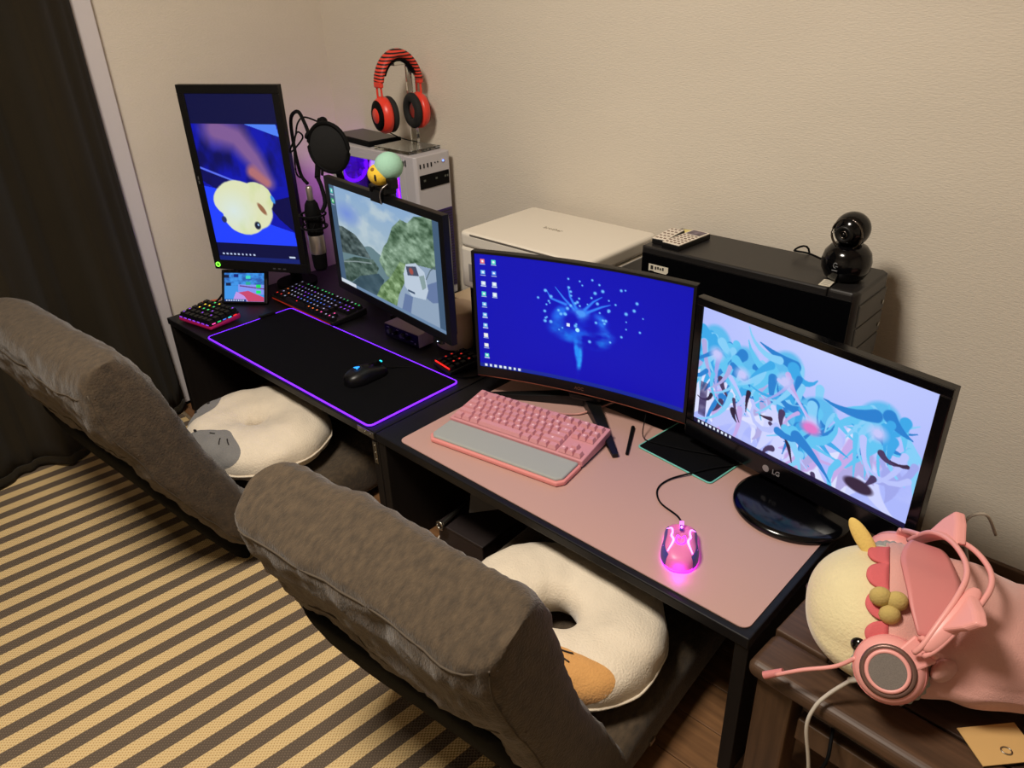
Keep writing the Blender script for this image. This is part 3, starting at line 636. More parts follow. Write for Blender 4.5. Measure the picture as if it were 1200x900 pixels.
# flat black drive lying on the tower, red headphones on their stand
t = thing('flat_box', 'flat black slim box lying on the white tower', 'box', (-2.185, 1.598, DZ+.4686), math.radians(-6))
MB().box((0, 0, .008), (.24, .125, .016)).link('case', m_matte, t, bevel=.003)
MB().box((0, 0, .0165), (.225, .11, .001)).link('lid', mat('lid_black', (24, 22, 24), .3), t)
m_acr = mat('clear_acrylic', (240, 245, 240), .03, trans=1)
HT = DZ+.4686
t = thing('headphone_stand', 'clear acrylic headphone stand on the white tower', 'stand', (-1.955, 1.583, HT), 0)
MB().box((0, 0, .005), (.17, .13, .010)).link('base', m_acr, t, bevel=.0015)
MB().box((.045, .0, .135), (.036, .010, .25)).link('post', m_acr, t, bevel=.0015, rz=math.radians(66)) if 0 else None
yw = math.radians(84)
po = MB().box((0, .035, .1325), (.034, .012, .245)).link('post', m_acr, t, bevel=.0015, rz=yw-PI/2)
po = MB().box((0, .006, .252), (.034, .07, .012)).link('cradle', m_acr, t, bevel=.0015, rz=yw-PI/2)
m_red2 = mat('coral_red', (232, 64, 48), .35, ns=0)
def zebra():
    m = mat('red_black_waves', (232, 64, 48), .55); nt = m.node_tree; b = nt.nodes['Principled BSDF']
    tc = nt.nodes.new('ShaderNodeTexCoord'); wv = nt.nodes.new('ShaderNodeTexWave'); wv.inputs['Scale'].default_value = 34; wv.inputs['Distortion'].default_value = 3.2; wv.inputs['Detail'].default_value = 1; wv.inputs['Detail Scale'].default_value = .5; wv.bands_direction = 'Z'
    r = nt.nodes.new('ShaderNodeValToRGB'); r.color_ramp.interpolation = 'CONSTANT'; r.color_ramp.elements[0].color = (*lin((20, 12, 12)), 1); r.color_ramp.elements[1].position = .42; r.color_ramp.elements[1].color = (*lin((232, 70, 52)), 1)
    nt.links.new(tc.outputs['Object'], wv.inputs[0]); nt.links.new(wv.outputs[1], r.inputs[0]); nt.links.new(r.outputs[0], b.inputs['Base Color']); return m
# headphones: local x = cup to cup
def headphones(t, m_band, m_cup, m_pad, m_disc, m_in):
    R_ = .071; zc = .155
    b = MB()
    def band(u, v):
        a = math.radians(12+156*u); h = 2*PI*v; r = R_+.011*math.cos(h); return (-r*math.cos(a), .023*math.sin(h), zc+r*math.sin(a)*1.30)
    b.grid(band, 40, 14, False, True).link('headband', m_band, t)
    def inn(u, v):
        a = math.radians(28+124*u); h = 2*PI*v; r = R_-.012+.005*math.cos(h); return (-r*math.cos(a), .016*math.sin(h), zc+r*math.sin(a)*1.30)
    MB().grid(inn, 30, 10, False, True).link('band_cushion', m_in, t)
    for s in (-1, 1):
        MB().box((s*(R_-.0), 0, zc+.012), (.014, .036, .018)).link('slider', m_cup, t, bevel=.004)
        b = MB()
        for q in (-1, 1): b.cyl((s*R_, q*.011, zc+.01), (s*(R_-.001), q*.013, zc-.035), .0032, n=8)
        b.link('yoke', m_cup, t)
        M = Matrix.Translation((s*(R_-.012), 0, zc-.075)) @ Matrix.Rotation(s*PI/2, 4, 'Y') @ Matrix.Rotation(s*.12, 4, 'X')
        c = MB().lathe([(.0, .030), (.030, .029), (.046, .022), (.054, .008), (.053, -.004), (.030, -.006), (0, -.006)], 40, M=M).link('ear_cup', m_cup, t)
        MB().lathe([(.020, .0305), (.034, .0300), (.044, .0245), (.040, .026), (.022, .0285)], 40, M=M).link('grille_ring', m_matte, c)
        MB().lathe([(.0, .0325), (.021, .032), (.023, .029)], 32, M=M).link('disc', m_disc, c)
        MB().grid(lambda u, v: tuple(M @ Vector(((.038+.015*math.cos(2*PI*v))*math.cos(2*PI*u), (.038+.015*math.cos(2*PI*v))*math.sin(2*PI*u), -.016+.012*math.sin(2*PI*v)))), 40, 14, True, True).link('ear_pad', m_pad, t)
t = thing('headphones', 'red over-ear headphones with wavy black band, hanging on the clear stand', 'headphones', (-1.945, 1.566, HT+.0195), yw)
t.location.z = HT+.258+.004-.155-.060*1.3+.0035
headphones(t, zebra(), m_red2, mat('ear_pad_black', (22, 22, 22), .85), m_red2, m_matte)
MB().tube([(-.07, .0, .04), (-.03, -.03, .012), (.02, -.045, -.005)], .0018, 6).link('cable', m_matte, t)
# ---------------------------------------------------------------- printer on its black stand
m_prn = mat('printer_white', (222, 214, 200), .5); m_prg = mat('printer_grey', (150, 146, 142), .5)
t = thing('printer_stand', 'black cabinet under the white printer', 'cabinet', (-1.255, 1.488, DZ))
MB().box((0, 0, .10), (.40, .27, .198)).link('body', m_matte, t, bevel=.003)
t = thing('printer', 'white flatbed inkjet printer behind the curved monitor', 'printer', (-1.255, 1.485, DZ+.2005))
b = MB().prism(rrect(.43, .30, .018, 5), 0, .112); b.link('body', m_prn, t, bevel=.006)
MB().prism(rrect(.428, .298, .018, 5), .1135, .154).link('scanner_lid', m_prn, t, bevel=.010, seg=4)
MB().box((0, -.1503, .045), (.36, .002, .05)).link('paper_tray', m_prg, t, bevel=.001)
b = MB().box((.2155, .0, .085), (.002, .26, .05)); b.link('side_cover', m_prg, t, bevel=.0008)
MB().box((.2155, .0, .035), (.002, .26, .035)).link('side_cover', m_prg, t, bevel=.0008)
MB().box((-.02, -.1497, .150), (.30, .002, .003)).link('lid_grip', mat('grip_grey', (110, 104, 96), .6), t)
MB().box((.15, -.147, .118), (.08, .012, .01)).link('control_panel', m_black, t, bevel=.002)
text('logo', 'brother', .020, mat('logo_taupe', (150, 140, 124), .5), t, (-.02, .01, .1542), (0, 0, 0), .0004)
# box between tower and printer, rounded bin in front of it
t = thing('cardboard_box', 'brown box with pale top squeezed between white tower and printer', 'box', (-1.575, 1.475, DZ))
MB().box((0, 0, .05), (.10, .09, .099)).link('carton', mat('cardboard', (120, 84, 58), .8, ns=20, na=.1), t, bevel=.002)
MB().box((0, 0, .101), (.102, .092, .004)).link('lid', mat('carton_top', (206, 182, 150), .7), t, bevel=.001)
t = thing('round_canister', 'pale beige round canister behind the lower right corner of the van-picture monitor', 'canister', (-1.53, 1.36, DZ))
MB().lathe([(0, 0), (.056, 0), (.060, .004), (.060, .10), (.056, .104)], 40).link('body', mat('beige_plastic', (206, 178, 150), .6), t)
MB().lathe([(.061, .098), (.061, .112), (.055, .116), (0, .117)], 40).link('lid', mat('beige_plastic', (206, 178, 150), .6), t)
# ---------------------------------------------------------------- black tower with remotes and camera
t = thing('desktop_computer', 'black tower computer carrying two remote controls and a ball camera', 'computer', (-.7125, 1.524, DZ), 0, 'tower computers along the wall')
L, D, H = .495, .168, .39
m_tow = mat('tower_black', (28, 26, 26), .4); m_towf = mat('tower_front', (66, 63, 58), .5)
MB().box((-.03, 0, H/2), (L-.06, D, H)).link('case', m_tow, t, bevel=.004)
MB().box((-.002, -D/2-.0025, H/2-.004), (L-.012, .004, H-.022)).link('side_cover', m_gloss, t, bevel=.001)
b = MB().prism([(L/2-.0595, -D/2-.002), (L/2-.010, -D/2-.002), (L/2, -D/2+.012), (L/2, D/2-.012), (L/2-.012, D/2), (L/2-.0595, D/2)], .0, H+.001); b.link('front_bezel', m_tow, t, bevel=.006, seg=3)
for k in range(4): 
    c = MB().box((L/2+.0005, .003, H-.052-k*.0505), (.004, D-.03, .047)).link('bay_cover', m_towf, t, bevel=.0015)
    if k in (0, 1): MB().cyl((L/2+.002, .060, H-.058-k*.0505), (L/2+.0045, .060, H-.058-k*.0505), .0048, n=16).link('bay_knob', m_steel, c)
MB().cyl((L/2, .035, .165), (L/2+.003, .035, .165), .003, n=12).link('power_light', m_bl, t)
MB().cyl((L/2, .055, .175), (L/2+.004, .055, .175), .007, n=20).link('power_button', m_steel, t)
m_lab = mat('label_paper', (214, 206, 188), .6); m_ink = mat('label_ink', (40, 38, 36), .6)
lb = MB().prism([(-.026, -.0085), (.021, -.0085), (.026, -.0035), (.026, .0085), (-.026, .0085)], 0, .0006).link('label', m_lab, t, (-.197, -D/2-.0046, H-.046), rot=UP)
b = MB().box((-.017, .001, .0008), (.007, .009, .0004)).box((-.017, -.0075, .0008), (.011, .0012, .0004))
for k in range(4): b.box((-.007+k*.0065, .001+(k % 2)*.001, .0008), (.0042, .007-(k % 3)*.001, .0004))
b.link('label_print', m_ink, lb)
lb = MB().box((0, 0, .0004), (.022, .036, .0008)).link('label', m_lab, t, (L/2-.072, -.06, H+.0002), rz=.1)
b = MB()
for k in range(4): b.box((0, -.012+k*.008, .001), (.014, .002, .0004))
b.link('label_print', mat('label_faint', (150, 146, 136), .6), lb)
TT = DZ+H
m_rem = mat('remote_white', (222, 212, 198), .5); m_key = mat('remote_key', (126, 106, 96), .5)
def remote(label, loc, rz, W, L_, cols, rows, scr):
    t = thing('remote_control', label, 'remote', loc, rz, 'remote controls on the black tower')
    MB().box((0, 0, .006), (W, L_, .012)).link('body', m_black, t, bevel=.002)
    MB().box((0, 0, .0128), (W-.002, L_-.002, .002)).link('face', m_rem, t, bevel=.0008)
    y1 = L_/2-.012-(.035 if scr else 0)
    for i in range(cols):
        for j in range(rows):
            MB().box((-W/2+.008+(W-.016)*i/(cols-1), y1-(y1+L_/2-.010)*j/(rows-1), .0143), (.0055, .0042, .0016)).link('button', m_key, t)
    if scr: MB().box((0, L_/2-.022, .0142), (W-.012, .03, .001)).link('print_panel', mat('remote_print', (96, 84, 96), .4, ns=90, na=.7), t)
remote('white remote control with a dark printed panel, nearer on the black tower', (-.888, 1.512, TT+.0003), math.radians(-4), .048, .122, 4, 6, True)
remote('small white remote control at the left end of the black tower', (-.9345, 1.51, TT+.0003), math.radians(5), .036, .095, 3, 5, False)
t = thing('sticky_note', 'yellow-cream paper slip beside the small remote on the black tower', 'paper', (-.925, 1.584, TT+.0003), .3)
MB().box((0, 0, .001), (.035, .03, .002)).link('paper', mat('cream_paper', (222, 206, 130), .8), t)
t = thing('ball_camera', 'black ball-shaped webcam on a round base on the black tower', 'camera', (-.522, 1.508, TT+.002), math.radians(-4))
MB().lathe([(0, 0), (.030, .0), (.038, .006), (.046, .022), (.0475, .038), (.0435, .055), (.034, .067), (.024, .072), (0, .073)], 40).link('base', m_gloss, t)
MB().tube([(.004*math.cos(a), -.0472, .038+.005*math.sin(a)) for a in (.6, 1.4, 2.2, 3.2, 4.2, 5.0)], .0008, 6, sub=3).box((.003, -.0476, .0365), (.005, .0008, .0012)).box((0, -.0478, .028), (.011, .0008, .0016)).link('logo_mark', mat('logo_grey', (120, 122, 126), .4), t)
M = Matrix.Translation((0, -.002, .096))
h = MB().ball((0, 0, .100), .034, 32, 20).link('head', m_gloss, t)
MB().tube([(.030*math.cos(k*PI/12), -.021, .094+.030*math.sin(k*PI/12)) for k in range(24)], .0022, 6, True, sub=1).link('rim', mat('dark_chrome', (110, 104, 100), .2, 1), h)
Mh = Matrix.Translation((0, -.028, .097)) @ Matrix.Rotation(PI/2, 4, 'X')
MB().lathe([(.0165, 0), (.0165, .008), (.013, .010), (.009, .006), (0, .005)], 28, M=Mh).link('lens_barrel', m_black, h)
MB().lathe([(.0055, .0078), (.0065, .0098), (.0075, .0078)], 24, M=Mh).link('lens_ring', mat('dark_chrome', (110, 104, 100), .2, 1), h)
MB().ball((0, -.0335, .097), .005, 14, 10).link('lens', m_gloss, h)
MB().tube([(-.04, .03, .01), (-.10, .05, .014), (-.14, .055, .012), (-.13, .10, .006), (-.12, .12, -.10)], .0022, 6).link('cable', m_matte, t)
# ---------------------------------------------------------------- mats on the desks
m_led = mat('violet_led', (110, 30, 255), .5, emit=2.1, erg=(112, 34, 255))
m_padk = mat('mat_black', (8, 8, 10), .85, spec=.1, bump=.2, bs=900)
def mat_pad(name, label, loc, rz, W, D, r, h, mt, me, rim, group=None):
    t = thing(name, label, 'mat', loc, rz, group)
    MB().prism(rrect(W, D, r, 6), 0, h).link('sheet', mt, t)
    if rim:
        P = rrect(W, D, r, 6); MB().tube([(x, y, h*.6) for x, y in P], rim, 8, True, sub=1).link('rim', me, t)
    return t
t = mat_pad('mouse_mat', 'wide black mouse mat with a glowing violet edge, on the left desk', (-1.7415, 1.041, DZ+.0015), 0, .797, .294, .014, .004, m_padk, m_led, .0024)
MB().box((-.399, .06, .008), (.014, .055, .012)).link('control_box', m_black, t, bevel=.003)
mat_pad('desk_mat', 'pale pink desk mat covering most of the right desk', (-.803, 1.118, DZ+.0003), 0, .882, .43, .016, .002, mat('pink_leather', (188, 150, 140), .5, bump=.08, bs=900), None, 0)
ZM = DZ+.0026
mat_pad('mouse_mat', 'small black mouse mat with teal edge, between the curved and the right monitor', (-.702, 1.300, ZM), math.radians(-6), .196, .150, .008, .003, m_padk, mat('teal_edge', (110, 190, 175), .7), .0019)
# ---------------------------------------------------------------- keyboards
KEYS = {}
def keymesh(wu, mb, ml, u=.019, h=.008, key=''):
    k = (round(wu, 2), mb.name, ml.name if ml else '', u)
    if k not in KEYS:
        w_, d_ = u*wu-.0012, u-.0012; tx, ty = w_-.006*u/.019, d_-.006*u/.019; b = MB(); o = .0008
        b.add([(-w_/2, -d_/2, 0), (w_/2, -d_/2, 0), (w_/2, d_/2, 0), (-w_/2, d_/2, 0), (-tx/2, -ty/2+o, h), (tx/2, -ty/2+o, h), (tx/2, ty/2+o, h), (-tx/2, ty/2+o, h)], [(4, 5, 6, 7), (0, 1, 5, 4), (1, 2, 6, 5), (2, 3, 7, 6), (3, 0, 4, 7)])
        if ml: b.add([(-.0024*u/.019, -.0005, h+.0002), (.0024*u/.019, -.0005, h+.0002), (.0024*u/.019, .0042*u/.019, h+.0002), (-.0024*u/.019, .0042*u/.019, h+.0002)], [(0, 1, 2, 3)], 1)
        KEYS[k] = b.mesh('key_cap', [mb, ml] if ml else [mb])
    return KEYS[k]
TKL = [(5.25, [(0, 1)]+[(2+i, 1) for i in range(4)]+[(6.5+i, 1) for i in range(4)]+[(11+i, 1) for i in range(4)]+[(15.25+i, 1) for i in range(3)]),
       (4, [(i, 1) for i in range(13)]+[(13, 2)]+[(15.25+i, 1) for i in range(3)]),
       (3, [(0, 1.5)]+[(1.5+i, 1) for i in range(12)]+[(13.5, 1.5)]+[(15.25+i, 1) for i in range(3)]),
       (2, [(0, 1.75)]+[(1.75+i, 1) for i in range(11)]+[(12.75, 2.25)]),
       (1, [(0, 2.25)]+[(2.25+i, 1) for i in range(10)]+[(12.25, 2.75)]+[(16.25, 1)]),
       (0, [(0, 1.25), (1.25, 1.25), (2.5, 1.25), (3.75, 6.25), (10, 1.25), (11.25, 1.25), (12.5, 1.25), (13.75, 1.25)]+[(15.25+i, 1) for i in range(3)])]
def keys(t, rows, x0, y0, z, slope, mb, pick, u=.019, h=.008):
    for (ry, ks) in rows:
        for (x, wu) in ks:
            yy = y0+(ry+.5)*u
            put('key_cap', keymesh(wu, mb, pick(x, ry), u, h), t, (x0+(x+wu/2)*u, yy, z+slope*yy), rot=(math.atan(slope), 0, 0))
m_pk = mat('pink_plastic', (206, 142, 148), .5); m_pkk = mat('pink_keycap', (210, 146, 152), .45); m_pkr = mat('pink_rim', (222, 142, 138), .45)
m_legw = mat('legend_white', (240, 196, 196), .5, emit=.05)
t = thing('keyboard', 'pink tenkeyless keyboard with grey wrist rest on the pink mat', 'keyboard', (-1.030, 1.078, ZM), math.radians(9), 'keyboards')
# case: side profile tilted, back higher
y0, y1 = -.020, .112
def wedge(x0, x1, y0, y1, h0, h1, z0=.004): return ([(x0, y0, z0), (x1, y0, z0), (x1, y1, z0), (x0, y1, z0), (x0, y0, h0), (x1, y0, h0), (x1, y1, h1), (x0, y1, h1)], [(3, 2, 1, 0), (4, 5, 6, 7), (0, 1, 5, 4), (1, 2, 6, 5), (2, 3, 7, 6), (3, 0, 4, 7)])
MB().add(*wedge(-.181, .181, y0, y1, .019, .032)).link('case', m_pk, t, bevel=.002)
MB().add(*wedge(-.180, .180, y0+.002, y1-.002, .006, .010, 0)).link('case_base', mat('base_grey', (60, 56, 60), .5), t)
sl = .012/.132
random.seed(5)
keys(t, TKL, -.1735, -.0150, .0222, sl, m_pkk, lambda x, r: m_legw if random.random() < .35 else None, .019, .0085)
P = [(-.181, -.022), (.181, -.022), (.181, -.092), (.168, -.108), (-.168, -.108), (-.181, -.092)]
MB().prism(P, .001, .0115).link('wrist_rest_tray', m_pkr, t, bevel=.003)
P = [(-.175, -.024), (.175, -.024), (.175, -.090), (.164, -.102), (-.164, -.102), (-.175, -.090)]
MB().prism(P, .009, .0175).link('wrist_rest', mat('rest_grey', (158, 162, 158), .75, bump=.1, bs=800), t, bevel=.004, seg=3)
tag(MB().tube([(-1.055, 1.189, ZM+.028), (-1.03, 1.22, ZM+.012), (-1.005, 1.25, ZM+.004), (-.985, 1.279, ZM+.006), (-.95, 1.40, ZM+.006)], .0022, 8).link('keyboard_cable', mat('cable_pink', (206, 150, 140), .6)), 'pink cable running from the pink keyboard under the curved monitor', 'cable')
m_kb = mat('keycap_black', (10, 10, 12), .4, spec=.35)
def glow(n, rgb, e): return mat('glow_'+n, rgb, .5, emit=e)
G = dict(w=glow('white', (190, 200, 240), .45), g=glow('green', (60, 255, 130), .5), b=glow('blue', (80, 130, 255), .6), v=glow('violet', (150, 70, 255), .7), r=glow('red', (255, 50, 40), .8), p=glow('pink', (255, 80, 170), 1.2), y=glow('yellow', (250, 210, 40), 1.2), c=glow('cyan', (40, 220, 240), 1.0), o=glow('orange', (255, 130, 50), 1.2))
def rgbpick(x, r):
    q = random.random()
    if r >= 5: return G['g'] if q < .6 else G['w']
    if r == 0: return (G['r'] if x < 10 else G['o'] if x < 13 else G['p']) if q < .8 else G['w']
    if x > 14: return G['v'] if r > 1 else G['p'] if q < .5 else G['y']
    return G['w'] if q < .62 else G['b'] if x > 6 else G['o'] if q < .75 else G['v']
t = thing('keyboard', 'black keyboard with multicoloured backlit keys, under the portrait monitor', 'keyboard', (-2.085, 1.255, DZ), math.radians(-1), 'keyboards')
MB().add(*wedge(-.182, .182, -.066, .066, .016, .026)).link('case', m_black, t, bevel=.003)
keys(t, TKL, -.1735, -.060, .0218, .010/.132, m_kb, rgbpick, .019, .009)
MB().box((0, -.0665, .010), (.34, .002, .003)).link('front_light', mat('glow_dim_red', (160, 40, 20), .5, emit=.35), t)
t = thing('keypad', 'small black number pad with bright pink-red edge, front left desk corner', 'keypad', (-2.265, .968, DZ), math.radians(9))
m_hot = mat('hot_pink', (168, 24, 84), .4, emit=.03, erg=(255, 30, 120))
MB().add(*wedge(-.082, .082, -.056, .060, .016, .024)).link('lower_shell', m_hot, t, bevel=.006)
MB().add(*wedge(-.079, .079, -.053, .057, .019, .029, .016)).link('top_plate', m_black, t, bevel=.002)
KP = [(r, [(i, 1) for i in range(7)]) for r in range(5)]
keys(t, KP, -.077, -.052, .0262, .009/.11, m_kb, lambda x, r: random.choice([G['y'], G['g'], None, G['y'], G['c']]) if 1 <= x <= 3 and r >= 2 else random.choice([None, None, None, G['v']]), .0217, .010)
b = MB()
for k in range(7): b.box((-.066+k*.022, -.0545, .0195), (.013, .001, .003))
b.link('front_light', G['v'], t)
for k, q in enumerate('pgbcr'): MB().box((.0805, -.04+k*.020, .0225), (.001, .012, .003)).link('side_light', G[q], t)
t = thing('keypad', 'small black macro keypad glowing red under the van-picture monitor', 'keypad', (-1.418, 1.257, DZ), math.radians(-9))
MB().add(*wedge(-.042, .042, -.055, .055, .014, .022)).link('case', m_black, t, bevel=.003)
keys(t, [(r, [(i, 1) for i in range(4)]) for r in range(5)], -.038, -.049, .018, .008/.11, m_kb, lambda x, r: G['r'] if random.random() < .3 else None, .019, .009)
MB().box((0, -.0505, .0205), (.07, .002, .004)).link('front_light', glow('deep_red', (255, 40, 20), .9), t)
# ---------------------------------------------------------------- mice
def shell(L, W, H, waist=.10, tail=.0, flat=.85):
    def fn(u, v):
        a = 2*PI*u; s = v; k = (1-s**3.2)**.5 if s < 1 else 0; z = H*s**.9
        cx, sy = math.cos(a), math.sin(a)
        x = W/2*math.copysign(abs(cx)**.75, cx); y = L/2*math.copysign(abs(sy)**.85, sy)
        x *= 1-waist*math.exp(-((y-.012)/(.22*L))**2); kk = k
        zz = z*(1-.28*max(0, y/(L/2))**1.5)*(1-.10*max(0, -y/(L/2))**2)
        return (x*(.80+.20*kk)*kk if s > 0 else x*.96, y*kk-.06*L*s*s, .002+zz)
    return fn
t = thing('mouse', 'black gaming mouse with glowing blue emblem on the violet-edged mat', 'mouse', (-1.546, 1.040, DZ+.0056), math.radians(-3))
f = shell(.126, .068, .040)
MB().grid(f, 56, 20, True, False).prism([(p[0]*.98, p[1]*.98) for p in (f(k/40, 0) for k in range(40))], 0, .0025).link('body', mat('mouse_black', (10, 10, 11), .38, spec=.4), t)
MB().cyl((-.004, .040, .028), (.004, .040, .028), .011, n=20).link('wheel', m_matte, t)
MB().box((0, .052, .0335), (.008, .004, .003)).link('wheel_light', G['c'], t)
MB().box((0, .030, .0395), (.002, .05, .002), 0).link('button_gap', m_gloss, t, rot=(-.2, 0, 0))
e = MB()
for k in range(3):
    a = PI/2+k*2*PI/3; q = [(0, -.026)]; d = Vector((math.cos(a), math.sin(a), 0))
    e.tube([Vector((0, -.024, .0418)), Vector((0, -.024, .0418))+d*.005+Vector((.001, 0, 0)), Vector((0, -.024, .0415))+d*.009], [.0028, .0022, .0008], 6, sub=3)
e.link('emblem', glow('emblem_blue', (40, 150, 255), 1.3), t)
MB().tube([(0, .062, .01), (.005, .085, .004), (.02, .11, .001), (.06, .15, -.002), (.13, .165, -.003), (.19, .19, -.003), (.20, .24, -.003), (.13, .29, -.003)], .0018, 6).link('cable', m_matte, t)
t = thing('mouse', 'pink gaming mouse glowing magenta on the pink mat', 'mouse', (-.548, .998, ZM), math.radians(30))
f = shell(.122, .070, .038, .14)
MB().grid(f, 56, 20, True, False).link('body', mat('mouse_pink', (226, 122, 170), .4, emit=.06, erg=(225, 40, 255)), t)
m_hm = mat('magenta_glow', (235, 40, 255), .5, emit=5, erg=(228, 30, 255)); m_hw = mat('pinkwhite_glow', (255, 170, 250), .5, emit=3.2, erg=(245, 110, 255))
MB().tube([(p[0]*1.0, p[1]*1.0, .0025) for p in (f(k/36, 0) for k in range(36))], .0022, 6, True, sub=1).link('base_light', m_hm, t)
def on(x, y, off=.0008):
    best = None
    for i in range(56):
        for j in range(1, 20):
            p = f(i/56, j/20); d = (p[0]-x)**2+(p[1]-y)**2
            if best is None or d < best[0]: best = (d, p[2])
    return (x, y, best[1]+off)
for s in (-1, 1):
    m_side = mat('mouse_side_blue', (70, 66, 150), .45)
    o = MB().grid(lambda u, v: (lambda p: (p[0]*1.02+s*.0006, p[1], p[2]))(f((0 if s > 0 else .5)+(-.15+.28*u)*(1 if s > 0 else -1), .03+.66*v)), 16, 8).link('side_panel', m_side, t)
    MB().tube([on(s*.026, .030), on(s*.018, .026), on(s*.0155, .010), on(s*.017, -.004), on(s*.013, -.020), on(s*.022, -.040)], [.0012, .0016, .0016, .0022, .0022, .0012], 6, sub=4).link('light_strip', m_hw, t)
    x = s*.028; MB().ball(on(x, -.022, -.004), (.003, .004, .003), 8, 6).link('side_light', m_hm, t)
e = MB(); R0 = .0085
e.tube([on(.0085*math.cos(a), -.018+.007*math.sin(a), .0006) for a in [PI+k*PI/8 for k in range(9)]], .0013, 6, sub=2)
for s in (-1, 1): e.tube([on(s*.0085, -.016, .0006), on(s*.0065, -.004, .0006), on(s*.002, -.011, .0006)], .0012, 6, sub=2)
e.link('emblem', m_hm, t)
l = bpy.data.lights.new('tail_light', 'POINT'); l.energy = .035; l.color = (.78, .04, 1); l.shadow_soft_size = .01; lo = bpy.data.objects.new('tail_light', l); C.objects.link(lo); lo.parent = t; lo.location = (0, -.074, .010)
MB().cyl((-.004, .040, .0235), (.004, .040, .0235), .011, n=20).link('wheel', mat('wheel_lilac', (240, 150, 240), .4, emit=.9, erg=(255, 90, 245)), t)
MB().box((0, .020, .036), (.007, .016, .004)).link('dpi_button', m_side, t, bevel=.001, rot=(-.12, 0, 0)); MB().ball((0, .020, .0385), .0024, 10, 8).link('button_light', m_hw, t)
tag(MB().tube([(-.583, 1.058, ZM+.010), (-.605, 1.078, ZM+.004), (-.655, 1.095, ZM+.002), (-.684, 1.130, ZM+.002), (-.683, 1.174, ZM+.003), (-.655, 1.225, ZM+.006), (-.63, 1.268, ZM+.007), (-.59, 1.325, ZM+.006), (-.57, 1.38, ZM+.003), (-.60, 1.42, ZM)], .0019, 8).link('mouse_cable', m_matte), 'black braided cable of the pink mouse crossing the teal-edged mat', 'cable')
tag(MB().tube([(-.86, 1.345, ZM+.10), (-.835, 1.305, ZM+.05), (-.815, 1.268, ZM+.008), (-.77, 1.27, ZM+.007), (-.70, 1.292, ZM+.007), (-.62, 1.33, ZM+.007), (-.58, 1.40, ZM+.003)], .0013, 6).link('thin_cable', m_matte), 'thin black cable hanging behind the curved monitor onto the small mat', 'cable')
tag(MB().cyl((-.860, 1.292, ZM+.0050), (-.806, 1.192, ZM+.0040), .0045, .0035, 10).link('stylus', m_matte), 'thin black stick lying beside the stand leg of the curved monitor', 'pen')
# ---------------------------------------------------------------- sound box, microphone, pop filter
t = thing('audio_interface', 'small silver-purple sound box with knobs under the van-picture monitor', 'sound box', (-1.656, 1.284, DZ), math.radians(1))
MB().box((0, 0, .024), (.152, .056, .042)).link('case', mat('silver_case', (168, 150, 168), .45), t, bevel=.002)
MB().box((0, -.0285, .024), (.148, .002, .038)).link('face', m_black, t)
for k in range(4): MB().cyl((-.05+k*.028, -.029, .026), (-.05+k*.028, -.038, .026), .0065-.001*(k % 2), n=16).link('knob', m_matte if k % 2 else mat('knob_grey', (70, 70, 74), .4), t)
b = MB()
for k in range(6): b.box((-.058+k*.021, -.0298, .036-.018*(k % 2)), (.010, .0006, .0016))
b.box((.06, -.0298, .014), (.004, .0006, .004)); b.link('panel_print', mat('print_white', (170, 170, 174), .5), t)
for sx in (-1, 1): MB().box((sx*.055, 0, .0015), (.014, .04, .003)).link('foot', m_matte, t)
m_chr = mat('satin_silver', (176, 168, 164), .35, .9)
t = thing('microphone', 'black studio microphone with silver band hanging between the two left monitors', 'microphone', (-1.885, 1.165, .545), 0)
MB().lathe([(0, 0), (.016, .002), (.020, .012), (.0215, .05), (.0225, .053)], 28).link('grille', m_matte, t)
MB().lathe([(.0228, .053), (.0235, .055), (.0235, .105), (.0228, .107)], 28).link('silver_band', m_chr, t)
MB().lathe([(.0215, .107), (.023, .11), (.023, .125), (.021, .127), (.023, .13), (.022, .175), (.018, .195), (.012, .205), (0, .206)], 28).link('body', m_matte, t)
MB().lathe([(.008, .205), (.009, .209), (.009, .24), (.007, .245), (0, .246)], 20).link('plug', m_chr, t)
c = MB()
for z in (.13, .165): c.tube([(.036*math.cos(k*PI/8), .036*math.sin(k*PI/8), z) for k in range(16)], .003, 6, True, sub=2)
for k in range(8):
    a = k*PI/4; c.cyl((.036*math.cos(a), .036*math.sin(a), .165), (.023*math.cos(a+.4), .023*math.sin(a+.4), .147), .0012, n=5); c.cyl((.036*math.cos(a), .036*math.sin(a), .13), (.023*math.cos(a+.4), .023*math.sin(a+.4), .147), .0012, n=5)
for k in range(4): a = k*PI/2+.4; c.cyl((.036*math.cos(a), .036*math.sin(a), .13), (.036*math.cos(a), .036*math.sin(a), .165), .0022, n=6)
c.link('shock_mount', m_matte, t)
t = thing('boom_arm', 'black scissor boom arm carrying the microphone behind the portrait monitor', 'microphone stand', (-1.985, 1.42, DZ), 0)
MB().box((0, 0, .02), (.05, .05, .04)).link('clamp', m_matte, t, bevel=.004)
MB().cyl((0, 0, .04), (-.01, -.11, .585), .008).cyl((.02, 0, .04), (.008, -.11, .575), .004).link('lower_arm', m_matte, t)
MB().cyl((-.01, -.115, .592), (.10, -.222, .462), .008).cyl((.012, -.115, .592), (.115, -.215, .470), .004).link('upper_arm', m_matte, t)
MB().ball((0, -.113, .587), .014, 16, 10).link('elbow', m_matte, t)
MB().tube([(.10, -.222, .462), (.118, -.225, .440), (.14, -.235, .40), (.139, -.252, .375)], .006, 8).link('swivel', m_matte, t)
n = Vector((.31, -.95, 0)).normalized(); a = Vector((.95, .31, 0)).normalized()
t = thing('pop_filter', 'round black pop filter on a gooseneck in front of the microphone', 'pop filter', (-1.70, 1.125, .921), 0)
Mz = Matrix((a.to_4d(), Vector((0, 0, 1, 0)), -n.to_4d(), (0, 0, 0, 1))).transposed(); 
